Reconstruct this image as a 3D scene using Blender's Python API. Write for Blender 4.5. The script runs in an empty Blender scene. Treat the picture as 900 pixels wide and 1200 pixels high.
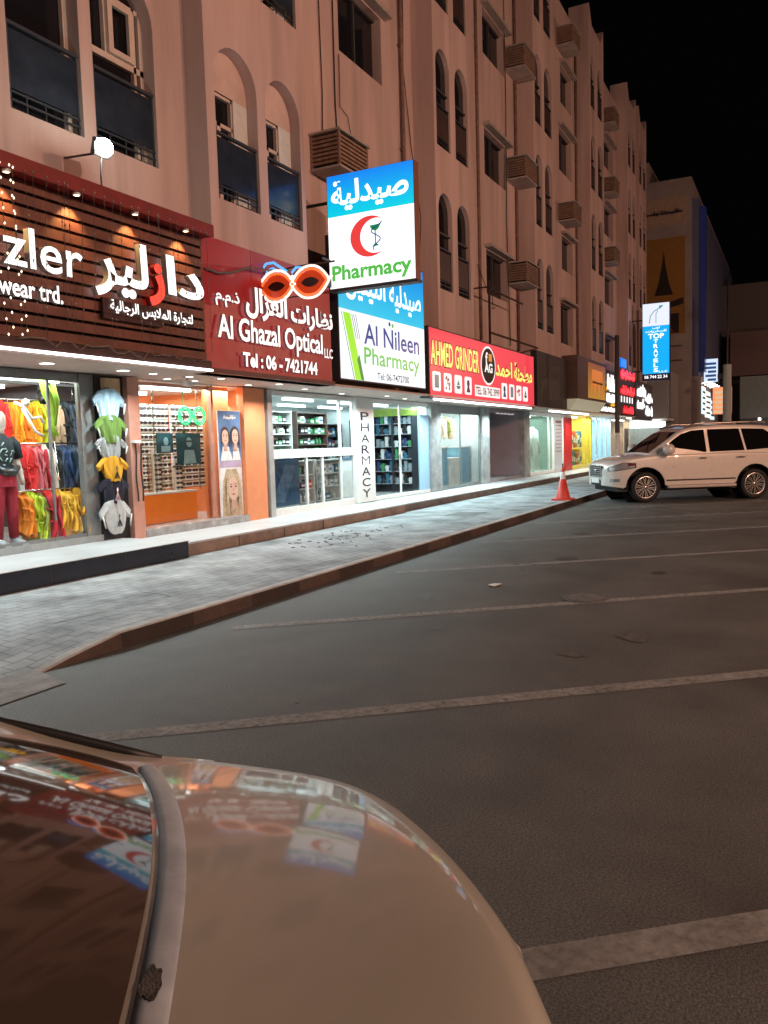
import bpy, bmesh, math, random
from math import sin, cos, pi, radians, sqrt, tan, atan2, hypot
from mathutils import Vector, Matrix
from mathutils.geometry import tessellate_polygon
random.seed(7)
S = bpy.context.scene
COL = S.collection

# ---------------------------------------------------------------- camera
yaw, pitch, roll = radians(27.28), radians(4.7), .029
fw = Vector((cos(yaw)*cos(pitch), sin(yaw)*cos(pitch), -sin(pitch)))
rt = Vector((sin(yaw), -cos(yaw), 0))
up = rt.cross(fw)
r2 = rt*cos(roll) - up*sin(roll)
u2 = up*cos(roll) + rt*sin(roll)
cam_d = bpy.data.cameras.new('camera')
cam_d.sensor_fit = 'VERTICAL'; cam_d.sensor_height = 36; cam_d.sensor_width = 27
cam_d.lens = 940/1200*36
cam_d.clip_start = .05; cam_d.clip_end = 1500
cam = bpy.data.objects.new('camera', cam_d); COL.objects.link(cam)
cam.matrix_world = Matrix(((r2.x, u2.x, -fw.x, 0), (r2.y, u2.y, -fw.y, 0), (r2.z, u2.z, -fw.z, 1.67), (0, 0, 0, 1)))
S.camera = cam

# ---------------------------------------------------------------- night sky, exposure
W = bpy.data.worlds.new('World'); S.world = W; W.use_nodes = True
bg = W.node_tree.nodes['Background']
bg.inputs[0].default_value = (.35, .30, .42, 1); bg.inputs[1].default_value = .0022
S.view_settings.view_transform = 'Standard'; S.view_settings.look = 'None'
S.view_settings.exposure = .15; S.view_settings.gamma = 1
S.cycles.use_denoising = True
S.cycles.max_bounces = 8; S.cycles.transparent_max_bounces = 12
S.cycles.sample_clamp_indirect = 4
S.cycles.use_light_tree = True

SODIUM = (1.0, .53, .36)
def lamp(kind, name, loc, power, color=(1, 1, 1), size=.1, target=None, sy=None, spot=None):
    d = bpy.data.lights.new(name, kind); d.energy = power; d.color = color
    if kind == 'AREA':
        d.size = size
        if sy: d.shape = 'RECTANGLE'; d.size_y = sy
    else:
        d.shadow_soft_size = size
        if kind == 'SPOT': d.spot_size = spot or 1.5; d.spot_blend = .7
    o = bpy.data.objects.new(name, d); COL.objects.link(o); o.location = loc
    t = Vector(target) if target else Vector(loc)+Vector((0, 0, -1))
    o.rotation_euler = (t-Vector(loc)).to_track_quat('-Z', 'Y').to_euler()
    return o

# ---------------------------------------------------------------- materials
def lin(h):
    h = h.lstrip('#'); c = [int(h[i:i+2], 16)/255 for i in (0, 2, 4)]
    return tuple(x/12.92 if x <= .04045 else ((x+.055)/1.055)**2.4 for x in c)
_m = {}
def mat(name, color, rough=.6, metal=0, var=.12, scale=6, bump=0, bscale=60, emit=0, coat=0, streak=False, spec=.5):
    if name in _m: return _m[name]
    if isinstance(color, str): color = lin(color)
    m = bpy.data.materials.new(name); m.use_nodes = True; nt = m.node_tree; N = nt.nodes; L = nt.links
    b = N['Principled BSDF']
    b.inputs['Base Color'].default_value = (*color, 1)
    b.inputs['Roughness'].default_value = rough; b.inputs['Metallic'].default_value = metal
    b.inputs['Specular IOR Level'].default_value = spec
    if coat: b.inputs['Coat Weight'].default_value = coat; b.inputs['Coat Roughness'].default_value = .04
    if emit:
        b.inputs['Emission Color'].default_value = (*color, 1); b.inputs['Emission Strength'].default_value = emit
        if emit > .5: b.inputs['Base Color'].default_value = (color[0]*.4, color[1]*.4, color[2]*.4, 1)
    geo = N.new('ShaderNodeNewGeometry')
    if var and not emit:
        mp = N.new('ShaderNodeMapping'); L.new(geo.outputs['Position'], mp.inputs['Vector'])
        if streak: mp.inputs['Scale'].default_value = (1, 1, .12)
        n = N.new('ShaderNodeTexNoise'); n.inputs['Scale'].default_value = scale; n.inputs['Detail'].default_value = 6
        n.inputs['Roughness'].default_value = .62
        L.new(mp.outputs[0], n.inputs['Vector'])
        r = N.new('ShaderNodeMapRange'); r.inputs[1].default_value = .3; r.inputs[2].default_value = .7
        r.inputs[3].default_value = 1-var*1.6; r.inputs[4].default_value = 1+var
        L.new(n.outputs['Fac'], r.inputs[0])
        mx = N.new('ShaderNodeMix'); mx.data_type = 'RGBA'; mx.blend_type = 'MULTIPLY'; mx.inputs[0].default_value = 1
        mx.inputs[6].default_value = (*color, 1); L.new(r.outputs[0], mx.inputs[7]); L.new(mx.outputs[2], b.inputs['Base Color'])
        r2_ = N.new('ShaderNodeMapRange'); r2_.inputs[3].default_value = max(.02, rough-.1); r2_.inputs[4].default_value = min(1, rough+.1)
        L.new(n.outputs['Fac'], r2_.inputs[0]); L.new(r2_.outputs[0], b.inputs['Roughness'])
    if bump:
        n2 = N.new('ShaderNodeTexNoise'); n2.inputs['Scale'].default_value = bscale; n2.inputs['Detail'].default_value = 4
        L.new(geo.outputs['Position'], n2.inputs['Vector'])
        bp = N.new('ShaderNodeBump'); bp.inputs['Strength'].default_value = bump; bp.inputs['Distance'].default_value = .01
        L.new(n2.outputs['Fac'], bp.inputs['Height']); L.new(bp.outputs[0], b.inputs['Normal'])
    _m[name] = m
    return m
def glow(name, color, strength=1.0):
    if name in _m: return _m[name]
    if isinstance(color, str): color = lin(color)
    m = bpy.data.materials.new(name); m.use_nodes = True; nt = m.node_tree
    b = nt.nodes['Principled BSDF']; b.inputs['Base Color'].default_value = (color[0]*.3, color[1]*.3, color[2]*.3, 1)
    b.inputs['Roughness'].default_value = .25
    b.inputs['Emission Color'].default_value = (*color, 1); b.inputs['Emission Strength'].default_value = strength
    _m[name] = m; return m
def glass_mat(name, tint=(.86, .95, .95), refl=1.0):
    m = bpy.data.materials.new(name); m.use_nodes = True; nt = m.node_tree; N = nt.nodes; L = nt.links
    N.remove(N['Principled BSDF']); out = N['Material Output']
    tr = N.new('ShaderNodeBsdfTransparent'); tr.inputs[0].default_value = (*tint, 1)
    gl = N.new('ShaderNodeBsdfGlossy'); gl.inputs['Roughness'].default_value = .02
    fr = N.new('ShaderNodeFresnel'); fr.inputs[0].default_value = 1.45
    mu = N.new('ShaderNodeMath'); mu.operation = 'MULTIPLY'; mu.inputs[1].default_value = refl; L.new(fr.outputs[0], mu.inputs[0])
    mx = N.new('ShaderNodeMixShader'); L.new(mu.outputs[0], mx.inputs[0]); L.new(tr.outputs[0], mx.inputs[1]); L.new(gl.outputs[0], mx.inputs[2])
    L.new(mx.outputs[0], out.inputs[0]); return m

PLASTER = mat('plaster', (.58, .43, .40), .9, var=.13, scale=1.3, bump=.25, bscale=35, streak=True)
# extra grime streaks and blotches on the render coat
def add_grime(m, base):
    nt = m.node_tree; N = nt.nodes; L = nt.links; b = N['Principled BSDF']
    src = b.inputs['Base Color'].links[0].from_socket
    geo = N.new('ShaderNodeNewGeometry'); mp = N.new('ShaderNodeMapping'); mp.inputs['Scale'].default_value = (1.9, 1.9, .2)
    L.new(geo.outputs['Position'], mp.inputs[0])
    n = N.new('ShaderNodeTexNoise'); n.inputs['Scale'].default_value = 1; n.inputs['Detail'].default_value = 7; L.new(mp.outputs[0], n.inputs[0])
    r = N.new('ShaderNodeMapRange'); r.inputs[1].default_value = .50; r.inputs[2].default_value = .85; r.inputs[4].default_value = .6; L.new(n.outputs['Fac'], r.inputs[0])
    mx = N.new('ShaderNodeMix'); mx.data_type = 'RGBA'; L.new(r.outputs[0], mx.inputs[0]); L.new(src, mx.inputs[6])
    mx.inputs[7].default_value = (*base, 1); L.new(mx.outputs[2], b.inputs['Base Color'])
add_grime(PLASTER, (.22, .15, .12))
PLASTER_IN = mat('inner_plaster', (.62, .46, .40), .9, var=.1, scale=2)
DARKWIN = mat('dark_window_glass', (.012, .012, .016), .12, var=0)
RAILGLASS = mat('rail_panel', (.026, .036, .055), .2, var=.2, scale=3)
RAILDARK = mat('rail_panel_dark', (.05, .03, .028), .5, var=.2, scale=3)
RAILBAR = mat('rail_bar', (.05, .06, .08), .4, .3, var=0)
FRAMEW = mat('window_frame_paint', (.62, .5, .44), .55, var=.08)
ACM = mat('cooler_cage', (.27, .17, .12), .7, var=.25, scale=8)
ACD = mat('cooler_dark', (.05, .035, .03), .8, var=.2)
CONC = mat('concrete_slab', (.42, .36, .33), .9, var=.18, scale=3, bump=.2)
PIPE = mat('drain_pipe', (.22, .13, .1), .7, var=.3, scale=5)
CABLE = mat('cable', (.02, .015, .015), .6, var=0)
ALU = mat('aluminium', (.55, .58, .58), .4, .6, var=.08)
ALUG = mat('grey_aluminium', (.24, .26, .26), .45, .5, var=.1)
COPPER = mat('copper_panel', (.62, .33, .25), .4, .25, var=.1, scale=3)
ORANGE = mat('orange_laminate', (.85, .22, .02), .35, var=.05)
ORANGEW = mat('orange_wall', (.78, .27, .10), .6, var=.08)
WHITE = mat('white_paint', (.78, .78, .76), .5, var=.05)
OFFW = mat('off_white', (.66, .68, .66), .6, var=.08)
BLACK = mat('black_paint', (.012, .012, .014), .5, var=0)
DGREY = mat('dark_grey', (.05, .05, .055), .6, var=.1)
CHROME = mat('chrome', (.75, .75, .76), .18, 1, var=0)
RUBBER = mat('rubber', (.012, .012, .012), .75, var=.1)
GLASS = glass_mat('shop_glass')
SHELFGLASS = glass_mat('display_glass', (.80, .93, .90), .8)

# ---------------------------------------------------------------- mesh helper
class MB:
    def __init__(s): s.v = []; s.f = []; s.m = []; s.sm = []
    def add(s, vs, fs, mi=0, smooth=False):
        o = len(s.v); s.v += [Vector(v) for v in vs]
        for f in fs: s.f.append([i+o for i in f]); s.m.append(mi); s.sm.append(smooth)
        return s
    def box(s, x0, x1, y0, y1, z0, z1, mi=0):
        if x0 > x1: x0, x1 = x1, x0
        if y0 > y1: y0, y1 = y1, y0
        if z0 > z1: z0, z1 = z1, z0
        v = [(x, y, z) for x in (x0, x1) for y in (y0, y1) for z in (z0, z1)]
        return s.add(v, [(0, 1, 3, 2), (4, 6, 7, 5), (0, 4, 5, 1), (2, 3, 7, 6), (0, 2, 6, 4), (1, 5, 7, 3)], mi)
    def obox(s, c, ax, ay, az, mi=0):
        c = Vector(c); ax = Vector(ax); ay = Vector(ay); az = Vector(az)
        v = [c+ax*i+ay*j+az*k for i in (-1, 1) for j in (-1, 1) for k in (-1, 1)]
        return s.add(v, [(0, 1, 3, 2), (4, 6, 7, 5), (0, 4, 5, 1), (2, 3, 7, 6), (0, 2, 6, 4), (1, 5, 7, 3)], mi)
    def tube(s, path, r, n=8, mi=0, smooth=True, cap=True):
        path = [Vector(p) for p in path]; rs = r if isinstance(r, (list, tuple)) else [r]*len(path)
        rings = []; prev = None
        for i, p in enumerate(path):
            t = (path[min(i+1, len(path)-1)]-path[max(i-1, 0)]).normalized()
            a = prev if prev is not None else (Vector((0, 0, 1)) if abs(t.z) < .9 else Vector((1, 0, 0)))
            u = (a - t*a.dot(t)).normalized(); w = t.cross(u); prev = u
            rings.append([p+(u*cos(2*pi*k/n)+w*sin(2*pi*k/n))*rs[i] for k in range(n)])
        vs = [q for rg in rings for q in rg]; fs = []
        for i in range(len(path)-1):
            for k in range(n): fs.append((i*n+k, i*n+(k+1) % n, (i+1)*n+(k+1) % n, (i+1)*n+k))
        s.add(vs, fs, mi, smooth)
        if cap:
            s.add(rings[0], [tuple(range(n-1, -1, -1))], mi); s.add(rings[-1], [tuple(range(n))], mi)
        return s
    def lathe(s, prof, c=(0, 0, 0), axis='Z', n=24, mi=0, smooth=True):
        c = Vector(c); vs = []; fs = []
        for r, h in prof:
            for k in range(n):
                a = 2*pi*k/n; x, y = r*cos(a), r*sin(a)
                p = {'Z': (x, y, h), 'Y': (x, h, y), 'X': (h, x, y)}[axis]; vs.append(c+Vector(p))
        for i in range(len(prof)-1):
            for k in range(n): fs.append((i*n+k, i*n+(k+1) % n, (i+1)*n+(k+1) % n, (i+1)*n+k))
        return s.add(vs, fs, mi, smooth)
    def grid(s, rows, mi=0, smooth=True, closed=False):
        n = len(rows[0]); vs = [p for r in rows for p in r]; fs = []
        for i in range(len(rows)-1):
            for k in range(n-1+(1 if closed else 0)): fs.append((i*n+k, i*n+(k+1) % n, (i+1)*n+(k+1) % n, (i+1)*n+k))
        return s.add(vs, fs, mi, smooth)
    def poly(s, outer, holes=(), place=None, mi=0):
        loops = [[Vector((*p, 0)) for p in outer]] + [[Vector((*p, 0)) for p in h] for h in holes]
        tris = tessellate_polygon(loops); flat = [p for l in loops for p in l]
        return s.add([place(p.x, p.y) for p in flat], [tuple(t) for t in tris], mi)
    def prism(s, outer, place, d0, d1, mi=0, holes=()):
        """outline in (u, v), extruded from depth d0 to d1; place(u, v, d)"""
        for d in (d0, d1): s.poly(outer, holes, lambda u, v: place(u, v, d), mi)
        for loop in [outer]+list(holes):
            n = len(loop)
            vs = [place(*p, d0) for p in loop]+[place(*p, d1) for p in loop]
            s.add(vs, [(i, (i+1) % n, n+(i+1) % n, n+i) for i in range(n)], mi)
        return s
    def build(s, name, mats, parent=None, label=None, local=False, fixn=True):
        if not isinstance(mats, (list, tuple)): mats = [mats]
        me = bpy.data.meshes.new(name)
        off = Vector((0, 0, 0))
        if parent is not None and not local:
            p = parent
            while p is not None: off += Vector(p.location); p = p.parent
        me.from_pydata([tuple(v-off) for v in s.v], [], s.f)
        for m in mats: me.materials.append(m)
        me.polygons.foreach_set('material_index', s.m); me.polygons.foreach_set('use_smooth', s.sm)
        if fixn:
            bm = bmesh.new(); bm.from_mesh(me); bmesh.ops.remove_doubles(bm, verts=bm.verts, dist=1e-5)
            bmesh.ops.recalc_face_normals(bm, faces=bm.faces); bm.to_mesh(me); bm.free()
        me.update()
        o = bpy.data.objects.new(name, me); COL.objects.link(o)
        if parent is not None: o.parent = parent
        if label: o['label'] = label
        return o
def tag(o, label, cat, group=None):
    o['label'] = label; o['category'] = cat
    if group: o['group'] = group
    return o
def thing(name, label, cat, loc=(0, 0, 0), rz=0, group=None):
    o = bpy.data.objects.new(name, None); COL.objects.link(o); o.location = loc; o.rotation_euler = (0, 0, rz)
    o.empty_display_size = .2
    return tag(o, label, cat, group)
def struct(o): o['kind'] = 'structure'; return o
def bevel(o, w=.01, seg=2):
    m = o.modifiers.new('bevel', 'BEVEL'); m.width = w; m.segments = seg; m.limit_method = 'ANGLE'; return o
def dup(o, loc, label=None):
    c = o.copy(); COL.objects.link(c); c.location = loc
    if label: c['label'] = label
    for ch in list(o.children):
        d = ch.copy(); COL.objects.link(d); d.parent = c
        for g in list(ch.children):
            e = g.copy(); COL.objects.link(e); e.parent = d
    return c
ORD = ['first', 'second', 'third', 'fourth', 'fifth', 'sixth', 'seventh', 'eighth', 'ninth', 'tenth', 'eleventh', 'twelfth',
       'thirteenth', 'fourteenth', 'fifteenth', 'sixteenth', 'seventeenth', 'eighteenth', 'nineteenth', 'twentieth']
ORD += ['twenty-'+o for o in ORD[:9]] + ['thirtieth']

# sign planes: (u, v, d) -> world; d is towards the viewer
def front(y): return lambda u, v, d: Vector((u, y-d, v))           # faces the road, u = x
def side(x): return lambda u, v, d: Vector((x-d, -u, v))           # faces back along the street, u = -y

# ---------------------------------------------------------------- lettering
AR = {'ا': (0xFE8D, 2), 'ب': (0xFE8F, 4), 'ة': (0xFE93, 2), 'ت': (0xFE95, 4), 'ج': (0xFE9D, 4), 'ح': (0xFEA1, 4), 'د': (0xFEA9, 2),
      'ذ': (0xFEAB, 2), 'ر': (0xFEAD, 2), 'ز': (0xFEAF, 2), 'س': (0xFEB1, 4), 'ص': (0xFEB9, 4), 'ط': (0xFEC1, 4), 'ظ': (0xFEC5, 4),
      'غ': (0xFECD, 4), 'ف': (0xFED1, 4), 'ل': (0xFEDD, 4), 'م': (0xFEE1, 4), 'ن': (0xFEE5, 4), 'و': (0xFEED, 2), 'ي': (0xFEF1, 4), 'ﻻ': (0xFEFB, 2)}
def arabic(t):
    t = t.replace('لا', 'ﻻ'); out = []
    for i, c in enumerate(t):
        if c not in AR: out.append(c); continue
        base, n = AR[c]
        pj = i > 0 and t[i-1] in AR and AR[t[i-1]][1] == 4
        nj = n == 4 and i+1 < len(t) and t[i+1] in AR
        out.append(chr(base + (3 if pj and nj else 1 if pj else 2 if nj else 0)))
    return ''.join(reversed(out))
_dg = None
def text_tris(body, bold=0.0, extrude=0.0, res=3):
    c = bpy.data.curves.new('lettering', 'FONT'); c.body = body; c.offset = bold; c.resolution_u = res; c.extrude = extrude
    o = bpy.data.objects.new('lettering', c); COL.objects.link(o)
    dg = bpy.context.evaluated_depsgraph_get(); dg.update()
    me = bpy.data.meshes.new_from_object(o.evaluated_get(dg))
    vs = [v.co.copy() for v in me.vertices]; fs = [tuple(p.vertices) for p in me.polygons]
    COL.objects.unlink(o); bpy.data.objects.remove(o); bpy.data.curves.remove(c); bpy.data.meshes.remove(me)
    return vs, fs
def letters(mb, body, place, u0, u1, v0, v1, d=.01, depth=0, bold=.012, mi=0, ar=False, keep=False):
    """fit the words into the box u0..u1, v0..v1 on a sign face"""
    vs, fs = text_tris(arabic(body) if ar else body, bold, .5 if depth else 0)
    xs = [v.x for v in vs]; ys = [v.y for v in vs]
    ax, bx, ay, by = min(xs), max(xs), min(ys), max(ys)
    sx = (u1-u0)/(bx-ax); sy = (v1-v0)/(by-ay)
    if keep: sx = sy = min(sx, sy)
    mb.add([place(u0+(v.x-ax)*sx, v0+(v.y-ay)*sy, d+(v.z+.5)*depth) for v in vs], fs, mi)
    return mb
def rrect(u0, u1, v0, v1, r, n=4):
    pts = []
    for cx, cy, a0 in ((u1-r, v1-r, 0), (u0+r, v1-r, 90), (u0+r, v0+r, 180), (u1-r, v0+r, 270)):
        for k in range(n+1): a = radians(a0+90*k/n); pts.append((cx+r*cos(a), cy+r*sin(a)))
    return pts
def ellipse(cu, cv, ru, rv, n=32, a0=0, a1=360):
    m = n if a1-a0 == 360 else n+1
    return [(cu+ru*cos(radians(a0+(a1-a0)*k/n)), cv+rv*sin(radians(a0+(a1-a0)*k/n))) for k in range(m)]

# ================================================================ GROUND
def asphalt_mat():
    m = mat('asphalt', (.093, .098, .092), .62, var=.22, scale=1.1, bump=.55, bscale=170)
    nt = m.node_tree; N = nt.nodes; L = nt.links; b = N['Principled BSDF']
    src = b.inputs['Base Color'].links[0].from_socket
    geo = N.new('ShaderNodeNewGeometry')
    n = N.new('ShaderNodeTexNoise'); n.inputs['Scale'].default_value = 95; n.inputs['Detail'].default_value = 3; L.new(geo.outputs['Position'], n.inputs[0])
    r = N.new('ShaderNodeMapRange'); r.inputs[1].default_value = .35; r.inputs[2].default_value = .72; r.inputs[3].default_value = .6; r.inputs[4].default_value = 1.75
    L.new(n.outputs['Fac'], r.inputs[0])
    mx = N.new('ShaderNodeMix'); mx.data_type = 'RGBA'; mx.blend_type = 'MULTIPLY'; mx.inputs[0].default_value = 1
    L.new(src, mx.inputs[6]); L.new(r.outputs[0], mx.inputs[7])
    # oil stains and dusty patches with shapes of their own
    n3 = N.new('ShaderNodeTexNoise'); n3.inputs['Scale'].default_value = .55; n3.inputs['Detail'].default_value = 8; n3.inputs['Distortion'].default_value = .6
    L.new(geo.outputs['Position'], n3.inputs[0])
    r3 = N.new('ShaderNodeMapRange'); r3.inputs[1].default_value = .55; r3.inputs[2].default_value = .72; r3.inputs[4].default_value = .5; L.new(n3.outputs['Fac'], r3.inputs[0])
    mx2 = N.new('ShaderNodeMix'); mx2.data_type = 'RGBA'; L.new(r3.outputs[0], mx2.inputs[0]); L.new(mx.outputs[2], mx2.inputs[6])
    mx2.inputs[7].default_value = (.025, .023, .022, 1); L.new(mx2.outputs[2], b.inputs['Base Color'])
    return m
ASPH = asphalt_mat()
g = MB(); g.add([(-150, -150, 0), (400, -150, 0), (400, 150, 0), (-150, 150, 0)], [(0, 1, 2, 3)])
struct(g.build('road', ASPH))

def worn_line_mat():
    m = mat('worn_road_paint', (.32, .32, .31), .8, var=.2, scale=4)
    nt = m.node_tree; N = nt.nodes; L = nt.links; b = N['Principled BSDF']; out = N['Material Output']
    geo = N.new('ShaderNodeNewGeometry'); n = N.new('ShaderNodeTexNoise'); n.inputs['Scale'].default_value = 22; n.inputs['Detail'].default_value = 6
    n.inputs['Roughness'].default_value = .7; L.new(geo.outputs['Position'], n.inputs[0])
    r = N.new('ShaderNodeMapRange'); r.inputs[1].default_value = .34; r.inputs[2].default_value = .66; r.inputs[3].default_value = .45; r.inputs[4].default_value = .85
    L.new(n.outputs['Fac'], r.inputs[0])
    tr = N.new('ShaderNodeBsdfTransparent'); mx = N.new('ShaderNodeMixShader')
    L.new(r.outputs[0], mx.inputs[0]); L.new(tr.outputs[0], mx.inputs[1]); L.new(b.outputs[0], mx.inputs[2]); L.new(mx.outputs[0], out.inputs[0])
    return m
LINE = worn_line_mat()
LD = Vector((2.84, -3.52, 0)).normalized(); LN = Vector((-LD.y, LD.x, 0))
for i, (px, py, s0, s1) in enumerate(((3.3, 3.67, -.15, 5.0), (5.95, 4.72, 0, 6.5), (9.32, 4.76, .1, 6.5), (12.62, 4.80, .1, 6.5), (15.9, 4.85, .1, 6.5),
                                      (19.2, 4.85, .1, 6.5), (.0, 3.67, -.2, 5.5))):
    p = Vector((px, py, .004)); a = p+LD*s0; b = p+LD*s1; w = LN*.078
    m = MB(); m.add([a-w, b-w, b+w, a+w], [(0, 1, 2, 3)]); struct(m.build('parking_line', LINE))

def paver_mat():
    m = mat('pavers', (.32, .34, .35), .8, var=.4, scale=1.5, bump=0)
    nt = m.node_tree; N = nt.nodes; L = nt.links; b = N['Principled BSDF']; src = b.inputs['Base Color'].links[0].from_socket
    geo = N.new('ShaderNodeNewGeometry'); br = N.new('ShaderNodeTexBrick'); L.new(geo.outputs['Position'], br.inputs['Vector'])
    br.inputs['Scale'].default_value = 1; br.inputs['Mortar Size'].default_value = .007; br.inputs['Mortar Smooth'].default_value = .3
    br.inputs['Brick Width'].default_value = .215; br.inputs['Row Height'].default_value = .145
    br.inputs['Color1'].default_value = (1, 1, 1, 1); br.inputs['Color2'].default_value = (.88, .9, .92, 1); br.inputs['Mortar'].default_value = (.52, .52, .52, 1)
    mx = N.new('ShaderNodeMix'); mx.data_type = 'RGBA'; mx.blend_type = 'MULTIPLY'; mx.inputs[0].default_value = 1
    L.new(src, mx.inputs[6]); L.new(br.outputs['Color'], mx.inputs[7]); L.new(mx.outputs[2], b.inputs['Base Color'])
    bp = N.new('ShaderNodeBump'); bp.inputs['Strength'].default_value = .5; bp.inputs['Distance'].default_value = .012; bp.invert = True
    L.new(br.outputs['Fac'], bp.inputs['Height']); L.new(bp.outputs[0], b.inputs['Normal'])
    return m
PAVE = paver_mat()
KY = 5.15
# pavement with a ramped end at x = 4.2 .. 5.1
ramp_x = [(-30, .012), (4.15, .012), (4.45, .06), (5.0, .13), (60, .13)]
m = MB()
def zr(x):
    for (a, za), (b, zb) in zip(ramp_x, ramp_x[1:]):
        if a <= x <= b: return za+(zb-za)*(x-a)/(b-a)
    return .13
xs = [-30, 0, 2.5, 3.4, 4.15, 4.45, 5.0, 8, 14, 20, 30, 60]
ys = [KY+.12, 6.0, 6.6, 9.6]
rows = []
for y in ys:
    rw = []
    for x in xs:
        t = min(1, max(0, (y-5.3)/1.25)); z = zr(x)*(1-t)+(.13 if x > -20 else .02)*t
        if x <= 4.15: z = .012*(1-t)+.13*t
        rw.append((x, y, z))
    rows.append(rw)
m.grid(rows, smooth=False); struct(m.build('pavement', PAVE))
# kerb: painted stones, worn yellow and black that read brown
KB1 = mat('kerb_brown', (.065, .043, .035), .75, var=.25, scale=7, bump=.3); KB2 = mat('kerb_black', (.028, .02, .018), .75, var=.3, scale=7, bump=.3)
KT = mat('kerb_top', (.42, .41, .39), .85, var=.22, scale=6, bump=.3)
m = MB(); x = 4.17; i = 0
segs = [4.17, 4.5, 5.0]
while segs[-1] < 58: segs.append(segs[-1]+.93)
for i, (a, b) in enumerate(zip(segs, segs[1:])):
    za, zb = zr(a)+.01, zr(b)+.01; f = 0 if i < 2 else (i-1) % 2
    if i < 2: za, zb = (.012, .07) if i == 0 else (.07, .14)
    y0, y1 = KY, KY+.13
    m.add([(a, y0, -.02), (b, y0, -.02), (b, y0+.012, zb-.012), (a, y0+.012, max(0, za-.012))], [(0, 1, 2, 3)], f)
    m.add([(a, y0+.012, max(0, za-.012)), (b, y0+.012, zb-.012), (b, y0+.03, zb), (a, y0+.03, za)], [(0, 1, 2, 3)], 2)
    m.add([(a, y0+.03, za), (b, y0+.03, zb), (b, y1, zb), (a, y1, za)], [(0, 1, 2, 3)], 2)
    m.add([(a, y1, za), (b, y1, zb), (b, y1, zb-.05), (a, y1, za-.05)], [(0, 1, 2, 3)], 2)
struct(m.build('kerb', [KB1, KB2, KT]))
# flat concrete strip where the kerb ends
m = MB(); m.add([(-6, 4.75, .008), (4.05, 4.75, .008), (4.2, 5.3, .016), (-6, 5.3, .016)], [(0, 1, 2, 3)])
struct(m.build('gutter_strip', mat('gutter_concrete', (.27, .27, .265), .9, var=.25, scale=5, bump=.4)))

# walkway plinths in front of the shops
TILED = mat('dark_tile', (.014, .018, .032), .3, var=.2, scale=3); TILET = mat('walk_tile', (.50, .52, .52), .45, var=.12, scale=1.6)
STONE = mat('step_stone', (.28, .21, .17), .7, var=.25, scale=3.2, bump=.2); STONE2 = mat('step_stone_dark', (.17, .14, .12), .75, var=.25, scale=3, bump=.2)
m = MB(); m.box(-8, 9.05, 7.9, 9.28, .02, .368, 0); m.box(-8, 9.07, 7.885, 9.28, .370, .378, 1)
for x in (3, 4.2, 5.4, 6.6, 7.8): m.box(x-.004, x+.004, 7.896, 7.9, .1, .366, 2)
struct(m.build('dark_tiled_step', [TILED, TILET, mat('tile_joint', (.08, .08, .09), .8)]))
m = MB(); m.box(9.07, 13.0, 8.02, 9.28, .02, .30, 0); m.box(13.0, 16.6, 8.0, 9.28, .02, .30, 0); m.box(9.075, 16.6, 7.99, 9.28, .302, .33, 1)
for x in (10.4, 11.7, 13.0, 14.3, 15.6): m.box(x-.005, x+.005, 8.013, 8.02, .1, .3, 2)
struct(m.build('brown_stone_step', [STONE, TILET, BLACK]))
m = MB(); m.box(16.61, 58, 8.1, 9.28, .02, .29, 0); m.box(16.61, 58, 8.085, 9.28, .292, .318, 1)
struct(m.build('grey_stone_step', [STONE2, TILET]))

# ================================================================ APARTMENT BUILDING
bld = thing('apartment_building', 'long four storey apartment building in pinkish plaster above the row of shops', 'building', (30, 9, 0))
SILL = [5.72, 9.36, 12.9, 16.45]; ATOP = [8.22, 11.84, 15.25, 18.65]; ZTOP = 19.7
def arch(x0, x1, z0, z1, n=14):
    r = (x1-x0)/2; cx = (x0+x1)/2; ry = r*1.0
    return [(x0, z0), (x1, z0)]+[(cx+r*cos(pi*k/n), z1-ry+ry*sin(pi*k/n)) for k in range(n+1)]
def rect(x0, x1, z0, z1): return [(x0, z0), (x1, z0), (x1, z1), (x0, z1)]
def reveal(mb, loop, y0, y1, mi=0):
    n = len(loop)
    mb.add([(u, y0, v) for u, v in loop]+[(u, y1, v) for u, v in loop], [(i, (i+1) % n, n+(i+1) % n, n+i) for i in range(n)], mi)
DEPTH = {'bay2': .33, 'deep': .13, 'left': .30, 'plain': .30, 'rect': .25}
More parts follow.
